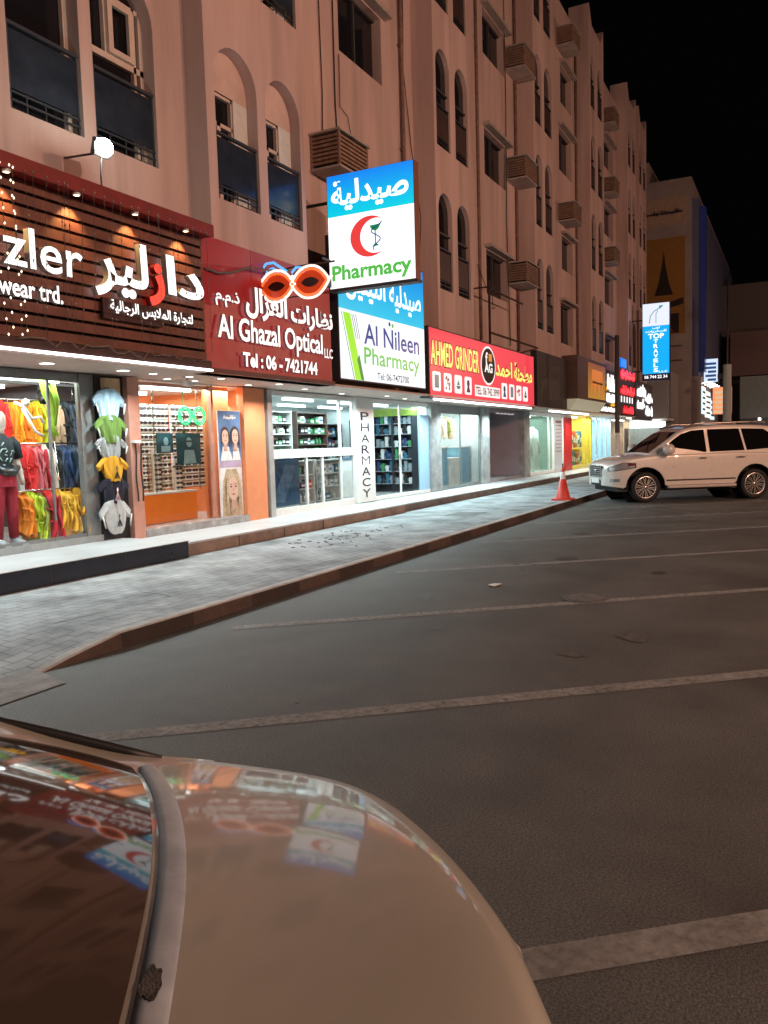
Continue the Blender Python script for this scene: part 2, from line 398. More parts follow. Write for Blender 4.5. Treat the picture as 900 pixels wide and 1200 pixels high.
def window(op, y, kind, x0, x1, z0, z1):
    """a window set deep in its opening; its rail panel, panes and frame are pieces of it"""
    yb = y+DEPTH[kind]-.035
    fr = MB()
    if op == 'arch':
        if kind == 'bay2':      # plastered head with a small window under it
            h = z1-(x1-x0)/2-.12; w0, w1 = x0+.1, x1-.42
            fr.poly(arch(x0-.02, x1+.02, h, z1+.02), (), lambda u, v: Vector((u, yb-.08, v)), 1)
            fr.box(w1+.03, x1+.02, yb-.08, yb, z0, h, 2)
            fx0, fx1, fz0, fz1 = x0, w1+.05, z0, h
        else: fx0, fx1, fz0, fz1 = x0, x1, z0, z1
    else: fx0, fx1, fz0, fz1 = x0, x1, z0, z1
    t = .05
    def bar(a, b, c, d): fr.box(a, b, yb-.05, yb+.02, c, d, 0)
    if kind == 'bay2':
        bar(fx0, fx1, fz1-t, fz1); bar(fx1-t, fx1, fz0, fz1); bar(fx0, fx1, fz1-.52, fz1-.46)
        bar((fx0+fx1)/2-.05, (fx0+fx1)/2+.05, fz0, fz1-.46); bar(fx0+.02, fx0+.07, fz0, fz1)
    elif kind == 'left':
        s1, s0 = z0+2.30, z0+1.46; c = fx0+.40*(fx1-fx0)
        bar(fx0, fx1, s1-.07, s1); bar(fx0, fx1, s0-.09, s0); bar(fx0, fx0+t, fz0, s1); bar(fx1-.07, fx1, fz0, s1); bar(fx1-.2, fx1-.15, fz0, s1); bar(c-.03, c+.03, s0, s1)
        for q in ((c, c+.5, s0+.0, s0+.08), (c, c+.5, s1-.16, s1-.08), (c, c+.09, s0+.08, s1-.16), (c+.41, c+.5, s0+.08, s1-.16)): fr.box(q[0], q[1], yb-.11, yb-.055, q[2], q[3], 0)
    elif kind == 'plain':
        bar(fx1-.07, fx1, fz0, fz1-.5)
    elif kind == 'rect':
        c = (fx0+fx1)/2; fr.box(c-.03, c+.03, yb-.05, yb+.02, fz0, fz1, 3); fr.box(fx0, fx1, yb-.05, yb+.02, fz0, fz0+.05, 3); fr.box(fx0, fx1, yb-.05, yb+.02, fz1-.05, fz1, 3)
    else:
        fr.box(x0, x1, yb-.03, yb+.02, (z0+z1)/2+.2, (z0+z1)/2+.25, 3)
    w = fr.build('window', [FRAMEW, PLASTER_IN, OFFW, DGREY], bld)
    p = MB(); loop = arch(x0-.01, x1+.01, z0, z1+.01) if op == 'arch' else rect(x0-.01, x1+.01, z0, z1)
    p.poly(loop, (), lambda u, v: Vector((u, yb+.03, v))); p.build('pane', DARKWIN, w)
    if op == 'arch':
        r = MB(); ry = y+.05; h0, h1 = z0+.22, z0+1.06
        r.box(x0+.05, x1-.05, ry, ry+.012, h0+.05, h1-.06, 0)
        r.box(x0+.01, x1-.01, ry-.02, ry+.035, h1-.02, h1+.025, 1)
        for z in (h0, h0-.1): r.box(x0+.01, x1-.01, ry-.01, ry+.02, z, z+.025, 1)
        for x in (x0+.03, x1-.05): r.box(x, x+.025, ry-.01, ry+.02, z0, h1, 1)
        for k in range(1, 4): xx = x0+(x1-x0)*k/4; r.box(xx-.008, xx+.008, ry, ry+.015, z0, h0, 1)
        r.build('rail', [RAILDARK if kind == 'deep' else RAILGLASS, RAILBAR], w)
def bay(x0, x1, y, ops, top='peak', yback=None, hoods=()):
    """one flat stretch of the front wall: outline, openings with their reveals, returns to the plane behind"""
    zt = ZTOP
    if top == 'peak': out = [(x0, 2.9), (x1, 2.9), (x1, zt+1.0), (x1-.55, zt+.25), (x0+.55, zt+.25), (x0, zt+1.0)]
    else: out = [(x0, 2.9), (x1, 2.9), (x1, zt), (x0, zt)]
    holes = [arch(*o[2:]) if o[0] == 'arch' else rect(*o[2:]) for o in ops]
    mb = MB(); mb.poly(out, holes, lambda u, v: Vector((u, y, v)))
    for o, h in zip(ops, holes): reveal(mb, h, y, y+DEPTH[o[1]]+.02)
    n = len(out)
    d = .9
    mb.add([(u, y, v) for u, v in out]+[(u, y+d, v) for u, v in out], [(i, (i+1) % n, n+(i+1) % n, n+i) for i in range(n)])
    mb.build('bay_wall', PLASTER, bld)
    for o in ops: window(o[0], y, o[1], *o[2:])
    for (hx0, hx1, hz) in hoods:
        h = MB(); h.box(hx0-.12, hx1+.2, y-.24, y+.0, hz+.03, hz+.13); h.build('window_hood', CONC, bld)
def pair(a, b, c, d, kind, floors=(0, 1, 2, 3)):
    return [('arch', kind, x0, x1, SILL[f], ATOP[f]) for f in floors for x0, x1 in ((a, b), (c, d))]
LS = [5.98, 9.6, 13.15, 16.7]
bay(2.6, 10.42, 8.7, [('arch', 'left', a, b, z, z+2.62) for z in LS for a, b in ((4.45, 5.6), (5.9, 6.85))]+[('arch', k, a, b, z, z+2.62) for z in LS for k, a, b in (('plain', 7.12, 8.28), ('left', 8.5, 9.72))])
bay(10.42, 13.25, 8.3, pair(10.64, 11.78, 12.03, 13.12, 'bay2', (0, 1))+pair(10.64, 11.78, 12.03, 13.12, 'deep', (2, 3)))
def recess(x0, x1, wins, y=8.9):
    bay(x0, x1, y, [('rect', 'rect', *w) for w in wins], top='flat', hoods=[(w[0], w[1], w[3]) for w in wins])
recess(13.25, 19.5, [(15.76, 17.8, 10.22, 11.75), (15.76, 17.8, 13.8, 15.3), (15.76, 17.8, 17.3, 18.8)])
bay(19.5, 22.1, 8.3, pair(19.66, 20.58, 20.95, 21.88, 'deep'))
recess(22.1, 28.3, [(24.9, 27.0, 6.45, 7.85), (24.9, 27.0, 10.18, 11.6), (24.9, 27.0, 13.88, 15.25), (24.9, 27.0, 17.4, 18.7)])
bay(28.3, 31.0, 8.3, pair(28.52, 29.35, 29.7, 30.72, 'deep'))
recess(31.0, 37.0, [(34.0, 36.1, 5.8, 7.5), (34.3, 36.1, 8.9, 10.3), (34.0, 36.1, 12.9, 14.6), (34.3, 36.1, 15.7, 17.2)])
bay(37.0, 39.9, 8.3, pair(37.2, 38.1, 38.6, 39.65, 'deep'))
recess(39.9, 45.9, [(42.6, 45.0, 8.7, 10.2), (42.6, 45.0, 12.2, 13.7), (42.6, 45.0, 15.6, 17.0), (42.6, 45, 5.8, 7.0)])
bay(45.9, 48.5, 8.3, pair(46.1, 46.95, 47.4, 48.3, 'deep'))
bay(48.5, 49.4, 8.9, [], top='flat')
bay(49.4, 52.0, 8.3, pair(49.6, 50.45, 50.9, 51.8, 'deep'))
m = MB(); m.box(2.6, 52, 9.35, 24, 5.2, ZTOP-.2); m.build('rear_block', PLASTER, bld)
m = MB(); m.box(2.6, 52, 7.99, 9.6, 2.86, 2.9); m.build('soffit', mat('soffit_board', (.55, .42, .37), .6, var=.08), bld)
m = MB(); m.box(2.6, 52, 8.95, 9.34, 2.905, 5.15); m.build('lintel', PLASTER, bld)
# pipes and stray cables on the front
for x, y in ((18.75, 8.82), (22.3, 8.84), (28.0, 8.84), (31.2, 8.84), (40.1, 8.84), (24.2, 8.86), (36.7, 8.84)):
    m = MB(); m.tube([(x, y, 4.9), (x, y, 19.6)], .055, 8)
    for z in (6.5, 9, 11.5, 14, 17): m.box(x-.08, x+.08, y-.03, y+.09, z, z+.05)
    m.build('drain_pipe', PIPE, bld)
def cable(pts, r=.012, name='cable'): return MB().tube(pts, r, 5).build(name, CABLE, bld)
cable([(18.95, 8.86, 19), (19.0, 8.84, 14), (18.9, 8.85, 11), (19.3, 8.86, 9.2), (19.42, 8.7, 7.5), (19.3, 8.8, 5)])
cable([(15.7, 8.87, 10.1), (15.66, 8.86, 9), (16.0, 8.86, 8.9), (16.1, 8.85, 8.5), (15.9, 8.86, 8.1)], .01)
cable([(15.5, 8.87, 12), (15.48, 8.87, 9), (15.55, 8.87, 8.0)], .014)
cable([(14.9, 8.87, 12.5), (14.95, 8.87, 9), (14.9, 8.87, 8.0)], .012)
cable([(24.0, 8.86, 7.2), (24.3, 8.7, 6.5), (24.9, 8.75, 6.6), (25.2, 8.8, 6.0), (25.6, 8.85, 6.1)], .012)
cable([(26.9, 8.86, 19), (27.0, 8.86, 13), (26.9, 8.86, 9), (27.1, 8.86, 5)], .016)
cable([(13.4, 8.85, 11.6), (13.9, 8.8, 11.2), (14.3, 8.8, 11.6)], .02)

# window coolers in louvred cages
AC_ROOT = None
def cooler(x0, x1, z0, z1, label, y=8.9, proj=.7):
    global AC_ROOT
    w, h = 1.22, .66
    if AC_ROOT is None:
        r = thing('air_conditioner', label, 'air conditioner', (x0, y, z0), group='air conditioners in cages on the facade')
        c = MB(); X, Y, Z = x0, y, z0
        c.box(X+.05, X+w-.05, Y-proj+.05, Y-.003, Z+.05, Z+h-.04, 0); c.build('body', ACD, r)
        f = MB()
        for k in range(7):
            z = Z+.06+k*(h-.08)/7
            f.box(X+.03, X+w-.03, Y-proj+.005, Y-proj+.03, z, z+.055, 0); f.box(X+.005, X+.03, Y-proj+.03, Y-.003, z, z+.055, 0); f.box(X+w-.03, X+w-.005, Y-proj+.03, Y-.003, z, z+.055, 0)
        for xx in (X, X+w-.045):
            for yy in (Y-proj, Y-.05): f.box(xx, xx+.045, yy, yy+.045, Z, Z+h, 0)
        f.build('cage', ACM, r)
        t = MB(); t.box(X-.04, X+w+.04, Y-proj-.04, Y-.003, Z+h, Z+h+.04); t.build('lid', CONC, r)
        b = MB(); b.box(X-.02, X+w+.02, Y-proj-.02, Y-.003, Z-.05, Z-.002); b.build('shelf', CONC, r)
        AC_ROOT = r; return r
    return dup(AC_ROOT, (x0, y, z0), label)
cooler(14.42, 0, 7.33, 0, 'caged air conditioner just above the upright sign with the red crescent')
cooler(27.05, 0, 7.12, 0, 'lowest caged air conditioner, above the right end of the red sign')
cooler(27.05, 0, 10.6, 0, 'caged air conditioner one floor above the lowest one over the red sign')
cooler(27.05, 0, 14.2, 0, 'caged air conditioner two floors above the lowest one over the red sign')
cooler(33.7, 0, 10.75, 0, 'lower of the two caged air conditioners in the middle window column')
cooler(33.7, 0, 17.7, 0, 'upper of the two caged air conditioners in the middle window column')
cooler(41.9, 0, 10.6, 0, 'lowest of the three caged air conditioners in the farthest window column')
cooler(41.9, 0, 14.0, 0, 'middle of the three caged air conditioners in the farthest window column')
cooler(41.9, 0, 17.35, 0, 'topmost of the three caged air conditioners in the farthest window column')
# steel bracket standing on the wall over the red sign
m = MB(); STEEL = mat('rusty_steel', (.05, .03, .025), .8, var=.3)
m.box(23.2, 23.26, 8.2, 8.26, 4.5, 6.5); m.box(23.2, 28.2, 8.2, 8.25, 4.95, 5.0); m.box(23.2, 26.5, 8.2, 8.25, 6.25, 6.29); m.box(23.21, 23.25, 8.26, 8.89, 6.3, 6.34)
tag(m.build('sign_bracket', STEEL), 'rusty steel bracket frame standing behind the top of the red sign', 'bracket')

# ================================================================ SIGNS ON THE FRONT
LW = glow('lit_white_letter', (1, .97, .95), 1.5)
LWS = mat('letter_return', (.45, .43, .43), .5, var=0)
def scribble(name, parent, place, u0, u1, v0, v1, mats, seed=0, depth=.03, d=.03):
    """writing too far off to read: a row of stroke shapes"""
    rnd = random.Random(seed); mb = MB(); h = v1-v0; u = u0
    mb.prism(rect(u0, u1, v0+.22*h, v0+.48*h), place, d, d+depth)
    while u < u1-.12*h:
        w = min(u1-u, h*rnd.uniform(.12, .3)); t = rnd.choice((.5, .62, .8, 1.0)); b = rnd.choice((0, .1, .2))
        mb.prism([(u, v0+b*h), (u+w, v0+b*h), (u+w*rnd.uniform(.75, 1), v0+t*h), (u+w*.1, v0+t*h)], place, d+.002, d+depth+.002); u += w+h*rnd.uniform(.04, .14)
    return mb.build(name, mats, parent)
# --- clothes shop: slatted board with lit letters
SY = 7.92
r = thing('slatted_sign', 'dark red slatted sign board with lit white Arabic and Latin letters over the clothes shop', 'sign', (6.5, 8, 2.9))
SLAT = mat('slat_wood', (.15, .05, .035), .5, var=.25, scale=3)
m = MB(); m.box(3.0, 9.72, 8.02, 8.06, 2.95, 5.02, 0); m.build('backing', mat('sign_backing', (.012, .006, .006), .8), r)
m = MB(); z = 3.04
while z < 4.72:
    m.box(3.0, 9.71, SY+.02, 8.015, z, z+.112, 0); z += .152
m.build('slats', SLAT, r)
m = MB(); m.box(3.0, 9.74, 7.74, 8.2, 4.84, 4.99, 0); m.box(3.0, 9.74, 7.725, 7.739, 4.825, 5.0, 0); m.build('top_band', mat('red_band', (.20, .012, .014), .5, var=.15), r)
m = MB(); m.box(3.0, 9.72, 7.86, 8.05, 2.90, 3.02, 0); m.build('bottom_rail', mat('bottom_rail', (.035, .012, .012), .5), r)
m = MB(); m.box(3.0, 9.71, 7.83, 7.875, 2.865, 2.895, 0); m.build('light_strip', glow('strip_white', (1, .97, .94), 4), r)
F = front(SY)
def sign_letters(name, parent, place, items, mats, depth=.05, label=None):
    if len(items) > 1:
        return [sign_letters(name, parent, place, [it], mats, depth, label) for it in items]
    mb = MB()
    for it in items:
        body, u0, u1, v0, v1 = it[:5]; o = it[5] if len(it) > 5 else {}
        letters(mb, body, place, u0, u1, v0, v1, d=o.get('d', .03), depth=depth, bold=o.get('bold', .02), mi=0, ar=o.get('ar', False))
    # faces that look forward shine, the returns do not
    if depth:
        n0 = place(0, 0, 1)-place(0, 0, 0)
        for i, f in enumerate(mb.f):
            a, b, c = (mb.v[f[k]] for k in (0, 1, 2)); nn = (b-a).cross(c-a)
            if nn.length > 0 and abs(nn.normalized().dot(n0)) < .5: mb.m[i] = 1
    return mb.build(name, mats, parent, label, fixn=False)
sign_letters('latin_name', r, F, [('zler', 6.16, 7.28, 3.80, 4.26, {'bold': .008})], [LW, LWS], .09)
sign_letters('latin_line', r, F, [('wear trd.', 6.10, 6.98, 3.47, 3.68, {'bold': .018})], [LW, LWS], .05)
sign_letters('arabic_name', r, F, [('لير', 7.46, 8.40, 3.66, 4.44, {'ar': 1, 'bold': .028}), ('دا', 8.76, 9.54, 3.86, 4.40, {'ar': 1, 'bold': .028})], [LW, LWS], .09)
sign_letters('arabic_letter', r, F, [('ز', 8.40, 8.72, 3.66, 4.24, {'ar': 1, 'bold': .05})], [glow('lit_red_letter', (.95, .05, .03), 1.6), mat('red_return', (.3, .02, .02), .5, var=0)], .09, 'red lit letter')
m = MB(); m.box(7.62, 8.7, 7.86, 7.915, 3.40, 3.46); m.box(7.62, 9.36, 7.862, 7.905, 3.465, 3.66); m.build('arabic_plate', mat('plate', (.035, .008, .008), .5), r)
sign_letters('arabic_line', r, front(7.86), [('لتجارة الملابس الرجالية', 7.72, 9.3, 3.47, 3.65, {'ar': 1, 'bold': .02, 'd': .01})], [LW, LWS], .02)
# four warm spots under the band
SPOTW = glow('spot_warm', (1, .78, .45), 6)
for i, x in enumerate((6.09, 7.04, 7.98, 8.94)):
    x *= 7.8/7.6
    t = thing('spotlight', f'warm spotlight under the red band, {ORD[i]} from the left over the slatted sign', 'spotlight', (x, 7.78, 4.8), group='warm spotlights over the slatted sign')
    m = MB(); m.lathe([(.0, 4.838), (.045, 4.838), (.048, 4.80), (.036, 4.795)], (x, 7.78, 0), n=14); m.build('housing', WHITE, t)
    m = MB(); m.lathe([(.035, 4.797), (.0, 4.796)], (x, 7.78, 0), n=14); m.build('lens', SPOTW, t)
    lamp('SPOT', 'spot_lamp', (x, 7.78, 4.77), 48, (1, .62, .22), .02, (x, 8.0, 4.1), spot=1.5).parent = None
# flood light on the wall
t = thing('floodlight', 'bright white floodlight shining on the wall above the slatted sign', 'floodlight', (7.9, 8.0, 5.55))
m = MB(); m.obox((7.9, 8.02, 5.6), (.13, 0, 0), (0, .035, .012), (0, -.03, .1)); m.build('housing', DGREY, t)
m = MB(); m.prism(ellipse(7.9, 5.6, .15, .105, 24), lambda u, v, d: Vector((u, 7.975-d-(v-5.6)*.0+(5.6-v)*.28, v)), 0, .012); m.build('lens', glow('flood_white', (.9, 1, .88), 60), t)  # ellipse made larger than the housing to imitate the lamp's glare
m = MB(); m.tube([(7.9, 8.03, 5.5), (7.88, 8.03, 5.25), (7.9, 8.05, 5.03)], .012, 6); m.tube([(7.9, 8.05, 5.55), (7.9, 8.69, 5.6)], .015, 6); m.build('arm', DGREY, t)
lamp('POINT', 'flood_spill', (7.9, 7.8, 5.68), 22, (.88, 1, .86), .08)
# strings of fairy lights hanging over the board
WIRE = mat('fairy_wire', (.10, .07, .06), .7, var=0); BULB = glow('fairy_bulb', (1, .8, .55), 2.5); BULBO = mat('fairy_bulb_off', (.22, .18, .17), .4, var=0)
sx = [5.62, 5.8, 5.95, 6.1, 6.2, 6.27, 6.42, 6.48, 6.68, 6.86, 6.93, 7.02, 7.22, 7.38, 7.55, 7.72, 7.86, 8.03, 8.12, 8.32, 8.47, 8.55, 8.72, 8.88, 9.05, 9.22, 9.38, 9.52]
for i, x in enumerate(sx):
    y = 7.68+random.uniform(-.03, .03); zb = random.uniform(3.0, 3.25); lean = random.uniform(-.12, .2); lit = i < 6
    path = [(x+lean*k/6+random.uniform(-.008, .008), y+.03*k/6, 4.84-(4.84-zb)*k/6) for k in range(7)]
    m = MB(); m.tube(path, .004, 4, 0)
    for k in range(12):
        q = k/11*5.99; a = Vector(path[int(q)]).lerp(Vector(path[int(q)+1]), q-int(q))
        if lit or k % 3 == 0: m.lathe([(0, .018), (.012, 0), (0, -.018)], a+Vector((0, -.008, 0)), n=6, mi=1)
    tag(m.build('fairy_lights', [WIRE, BULB if lit else BULBO]), f'string of {"glowing" if lit else "unlit"} fairy lights, {ORD[i]} from the left in front of the slatted sign', 'fairy lights', 'fairy lights hanging over the slatted sign')
# loose tangle along the bottom of the board
m = MB()
for k in range(9):
    x = 6.3+k*.36; m.tube([(x, 7.80, 3.0+.04*sin(k)), (x+.12, 7.78, 2.97+.05*cos(k*2)), (x+.25, 7.8, 3.03+.03*sin(k*3)), (x+.36, 7.8, 3.0+.04*sin(k+1))], .007, 4)
tag(m.build('wire_tangle', WIRE), 'loose tangled wire sagging along the bottom edge of the slatted sign', 'wire')

# --- optical shop sign
r = thing('optical_sign', 'maroon sign board with white raised letters of the optical shop and its phone number', 'sign', (11.6, 8, 2.9))
MAROON = mat('maroon_panel', (.36, .014, .022), .35, var=.08, scale=2)
m = MB(); m.box(9.75, 13.5, 8.0, 8.25, 2.94, 4.93); bevel(m.build('board', MAROON, r), .006)
m = MB(); m.box(9.76, 13.49, 7.93, 8.3, 2.86, 2.935); m.build('bottom_trim', mat('maroon_trim', (.07, .01, .01), .4), r)
m = MB(); m.box(9.735, 9.747, 7.985, 8.25, 2.95, 4.92); m.box(11.0, 11.006, 7.996, 8.0, 2.95, 4.92); m.build('seam', mat('seam', (.25, .1, .07), .5), r)
F = front(8.0); OL = glow('optic_letter', (1, .96, .95), 1.05)
sign_letters('latin_name', r, F, [('Al Ghazal Optical', 9.98, 13.05, 3.30, 3.78, {'bold': .018})], [OL, LWS], .05)
sign_letters('latin_suffix', r, F, [('LLC', 13.14, 13.44, 3.36, 3.54, {'bold': .015})], [OL, LWS], .03)
sign_letters('phone_number', r, F, [('Tel : 06 - 7421744', 10.6, 12.85, 3.01, 3.25, {'bold': .03})], [OL, LWS], .04)
sign_letters('arabic_name', r, F, [('نظارات', 12.02, 13.44, 3.80, 4.24, {'ar': 1, 'bold': .035}), ('الغزال', 10.72, 11.9, 3.80, 4.32, {'ar': 1, 'bold': .035})], [OL, LWS], .05)
sign_letters('arabic_suffix', r, F, [('ذ.م.م', 9.98, 10.58, 3.90, 4.16, {'ar': 1, 'bold': .02})], [OL, LWS], .03)

# --- neon spectacles that stand out from it
t = thing('neon_glasses_sign', 'red and orange neon spectacles sticking out over the maroon sign', 'neon sign', (11.35, 7.4, 4.3))
P = side(11.3); NR = glow('neon_orange', (1, .13, .03), 1.5); NO = glow('neon_core', (1, .74, .62), 1.5); NB = glow('neon_blue', (.10, .38, 1), 1.3)
def eye(cu, cv, ru, rv, n=36):
    return [(cu+ru*math.copysign(abs(cos(a))**.9, cos(a)), cv+rv*math.copysign(1, sin(a))*(1-abs(cos(a))**2.1)) for a in [2*pi*(k+.5)/n for k in range(n)]]
def oval(cu, cv, ru, rv, n=26): return [(cu+ru*cos(2*pi*k/n), cv+rv*sin(2*pi*k/n)) for k in range(n)]
tubes = {'outer': MB(), 'inner': MB()}
for cu in (-7.72, -7.06):
    e = eye(cu, 4.36, .37, .255); tubes['outer'].tube([P(u, v, 0) for u, v in e+e[:1]], .020, 8)
    e = eye(cu, 4.36, .315, .205); tubes['inner'].tube([P(u, v, .0) for u, v in e+e[:1]], .019, 8)
tubes['outer'].tube([P(-7.44, 4.45, 0), P(-7.39, 4.49, .0), P(-7.34, 4.45, 0)], .024, 8)
tubes['outer'].tube([P(-8.06, 4.36, 0), P(-8.14, 4.41, 0)], .024, 8); tubes['outer'].tube([P(-6.72, 4.36, 0), P(-6.64, 4.41, 0)], .024, 8)
tubes['outer'].build('outer_tube', NO, t); tubes['inner'].build('inner_tube', NR, t)
for cu in (-7.72, -7.06):
    m = MB(); m.prism(eye(cu, 4.36, .30, .19), P, -.04, -.02); m.build('lens', glow('neon_lens', (.75, .06, .012), .5), t)
    m = MB(); m.prism(eye(cu, 4.36, .17, .075), P, -.012, .0); m.build('lens_pupil', mat('neon_pupil', (.03, .002, .002), .4, var=0), t)
m = MB(); Q = side(11.37)
m.tube([Q(u, v, 0) for u, v in ((-7.98, 4.30), (-8.06, 4.50), (-8.05, 4.68), (-7.95, 4.77), (-7.80, 4.77), (-7.64, 4.66), (-7.55, 4.60))], .022, 8)
m.tube([Q(u, v, 0) for u, v in ((-7.92, 4.40), (-7.97, 4.56), (-7.93, 4.66), (-7.82, 4.68), (-7.70, 4.61))], .018, 8)
m.tube([Q(u, v, 0) for u, v in ((-7.45, 4.56), (-7.36, 4.64), (-7.27, 4.63), (-7.20, 4.52), (-7.18, 4.42))], .020, 8)
m.build('blue_tube', NB, t)
m = MB(); m.tube([(11.5, 8.0, 4.66), (11.48, 7.4, 4.68), (11.5, 6.7, 4.68)], .015, 6); m.tube([(11.52, 8.0, 4.2), (11.5, 6.75, 4.2)], .012, 6)
for y in (7.72, 7.06): m.tube([(11.5, y, 4.68), (11.5, y, 4.2)], .01, 6)
m.build('bracket', STEEL, t)
m = MB(); m.tube([(9.8, 7.98, 4.42), (10.1, 7.95, 4.40), (10.4, 7.93, 4.46), (10.8, 7.9, 4.6), (11.3, 7.85, 4.64), (11.9, 7.7, 4.72), (12.6, 7.9, 4.86), (13.2, 8.0, 4.9)], .018, 6)
tag(m.build('power_cable', mat('grey_cable', (.16, .13, .12), .6)), 'grey power cable looping across the maroon sign to the neon spectacles', 'cable')

# --- pharmacy light box on the front
def ramp_glow(name, c0, c1, z0, z1, strength):
    m = glow(name, c0, strength); nt = m.node_tree; N = nt.nodes; L = nt.links; b = N['Principled BSDF']
    geo = N.new('ShaderNodeNewGeometry'); sp = N.new('ShaderNodeSeparateXYZ'); L.new(geo.outputs['Position'], sp.inputs[0])
    mr = N.new('ShaderNodeMapRange'); mr.inputs[1].default_value = z0; mr.inputs[2].default_value = z1; L.new(sp.outputs['Z'], mr.inputs[0])
    mx = N.new('ShaderNodeMix'); mx.data_type = 'RGBA'; L.new(mr.outputs[0], mx.inputs[0]); mx.inputs[6].default_value = (*lin(c0), 1); mx.inputs[7].default_value = (*lin(c1), 1)
    L.new(mx.outputs[2], b.inputs['Emission Color']); return m
SIGNW = glow('sign_white', (.80, .88, .95), 1.0); SIGNW2 = glow('sign_white_bright', (.93, .97, 1.0), 1.15)
BLUE1 = ramp_glow('sign_blue', '#08b9dd', '#0a79dc', 4.4, 5.75, 1.0); BLUE2 = ramp_glow('sign_blue_upper', '#07c9d6', '#0a78e6', 5.95, 6.75, 1.05)
GREEN = glow('sign_green', '#52b848', .9); LIME = glow('sign_lime', '#8edb24', .95); DGREEN = glow('sign_dark_green', '#178a3c', .8); NAVY = glow('sign_navy', '#0c3f8f', .8); INK = mat('sign_ink', (.02, .02, .03), .5, var=0)
r = thing('pharmacy_sign', 'blue and white pharmacy light box with a green stripe and phone number', 'sign', (15.8, 8, 3))
m = MB(); m.box(13.80, 17.9, 8.0, 8.24, 3.0, 5.80); m.build('box', DGREY, r)
F = front(8.0)
m = MB(); m.prism([(13.83, 3.03), (17.87, 3.03), (17.87, 4.43), (13.83, 4.40)], F, .002, .006); m.build('white_face', SIGNW, r)
m = MB(); m.prism([(13.83, 4.402), (17.87, 4.432), (17.87, 5.77), (13.83, 5.77)], F, .002, .006); m.build('blue_face', BLUE1, r)
m = MB(); m.prism([(13.97, 4.34), (14.26, 4.34), (14.72, 3.035), (14.42, 3.035)], F, .008, .010); m.build('green_stripe', LIME, r)
m = MB(); m.prism([(14.50, 3.45), (14.60, 3.55), (14.78, 3.035), (14.66, 3.035)], F, .0105, .012); m.prism([(13.90, 4.34), (13.92, 4.34), (14.38, 3.035), (14.35, 3.035)], F, .008, .010); m.build('dark_green_stripe', DGREEN, r)
m = MB()
for du in (.34, .42, .5): m.prism([(13.98+du, 4.34), (13.998+du, 4.34), (14.16+du, 3.85), (14.142+du, 3.85)], F, .008, .010)
m.build('thin_lines', INK, r)
sign_letters('latin_name', r, F, [('Al Nileen', 14.82, 17.55, 3.79, 4.22, {'bold': .012, 'd': .012})], [NAVY], 0)
sign_letters('latin_word', r, F, [('Pharmacy', 14.80, 17.55, 3.27, 3.73, {'bold': .012, 'd': .012})], [GREEN], 0)
sign_letters('phone_number', r, F, [('Tel: 06-7472700', 15.37, 16.95, 3.09, 3.24, {'bold': .005, 'd': .012})], [INK], 0)
m = MB(); m.prism(ellipse(16.02, 4.33, .05, .05, 10), F, .008, .010); m.build('navy_dot', NAVY, r)
m = MB(); m.prism(ellipse(16.17, 4.31, .05, .05, 10), F, .008, .010); m.build('green_dot', GREEN, r)
sign_letters('arabic_name', r, F, [('صيدلية', 16.05, 17.7, 4.62, 5.35, {'ar': 1, 'bold': .02, 'd': .012}), ('النيلين', 14.1, 15.85, 4.62, 5.35, {'ar': 1, 'bold': .02, 'd': .012})], [SIGNW2], 0)

# --- upright pharmacy sign that projects from the wall
PX = 13.52
r = thing('projecting_pharmacy_sign', 'upright lit sign with a red crescent sticking out above the pharmacy light box', 'sign', (PX, 7.1, 4.7))
P = side(PX)
m = MB(); m.box(PX, PX+.2, 6.17, 8.0, 4.68, 6.78); bevel(m.build('case', mat('sign_case_brown', (.20, .075, .045), .5), r), .008)
m = MB(); m.box(PX-.012, PX+.21, 6.15, 8.01, 4.63, 4.679); m.build('bottom_rail', DGREY, r)
zf = lambda u: 0
m = MB(); m.prism(rect(-7.985, -6.185, 4.69, 6.015), P, .003, .007); m.build('white_face', SIGNW2, r)
m = MB(); m.prism(rect(-7.985, -6.185, 6.017, 6.77), P, .003, .007); m.build('blue_face', BLUE2, r)
sign_letters('arabic_word', r, P, [('صيدلية', -7.90, -6.28, 6.10, 6.66, {'ar': 1, 'bold': .03, 'd': .012})], [glow('sign_letter_white', (1, 1, 1), 1.2)], 0)
sign_letters('latin_word', r, P, [('Pharmacy', -7.93, -6.25, 4.74, 5.11, {'bold': .03, 'd': .012})], [GREEN], 0)
# crescent: outer arc and inner arc, open to the right
RED = glow('sign_red', '#e2403e', .95)
oc, ic = (-7.10, 5.56), (-6.975, 5.56)
a0 = 48; outer = [(oc[0]+.41*cos(radians(a)), oc[1]+.37*sin(radians(a))) for a in range(a0, 361-a0, 8)]
innr = [(ic[0]+.325*cos(radians(a)), ic[1]+.315*sin(radians(a))) for a in range(360-62, 61, -8)]
m = MB(); m.prism(outer+innr, P, .009, .011); m.build('crescent', RED, r)
m = MB(); c = -6.98
m.prism([(c-.12, 5.75), (c+.12, 5.76), (c+.06, 5.67), (c-.0, 5.64), (c-.07, 5.67)], P, .009, .011)
m.prism(rect(c-.012, c+.012, 5.40, 5.64), P, .0115, .0125); m.prism([(c-.08, 5.36), (c+.08, 5.37), (c+.02, 5.41), (c-.02, 5.41)], P, .013, .0135)
m.build('chalice', DGREEN, r)
m = MB(); pts = [P(c+.12*cos(3.2*k/20*pi)*(1-.5*k/20)+.02, 5.80-.5*k/20, .016) for k in range(21)]
m.tube(pts, .011, 5); m.build('snake', NAVY, r)
m = MB()
for z in (5.15, 6.3): m.box(PX+.06, PX+.1, 8.0, 8.9, z, z+.05)
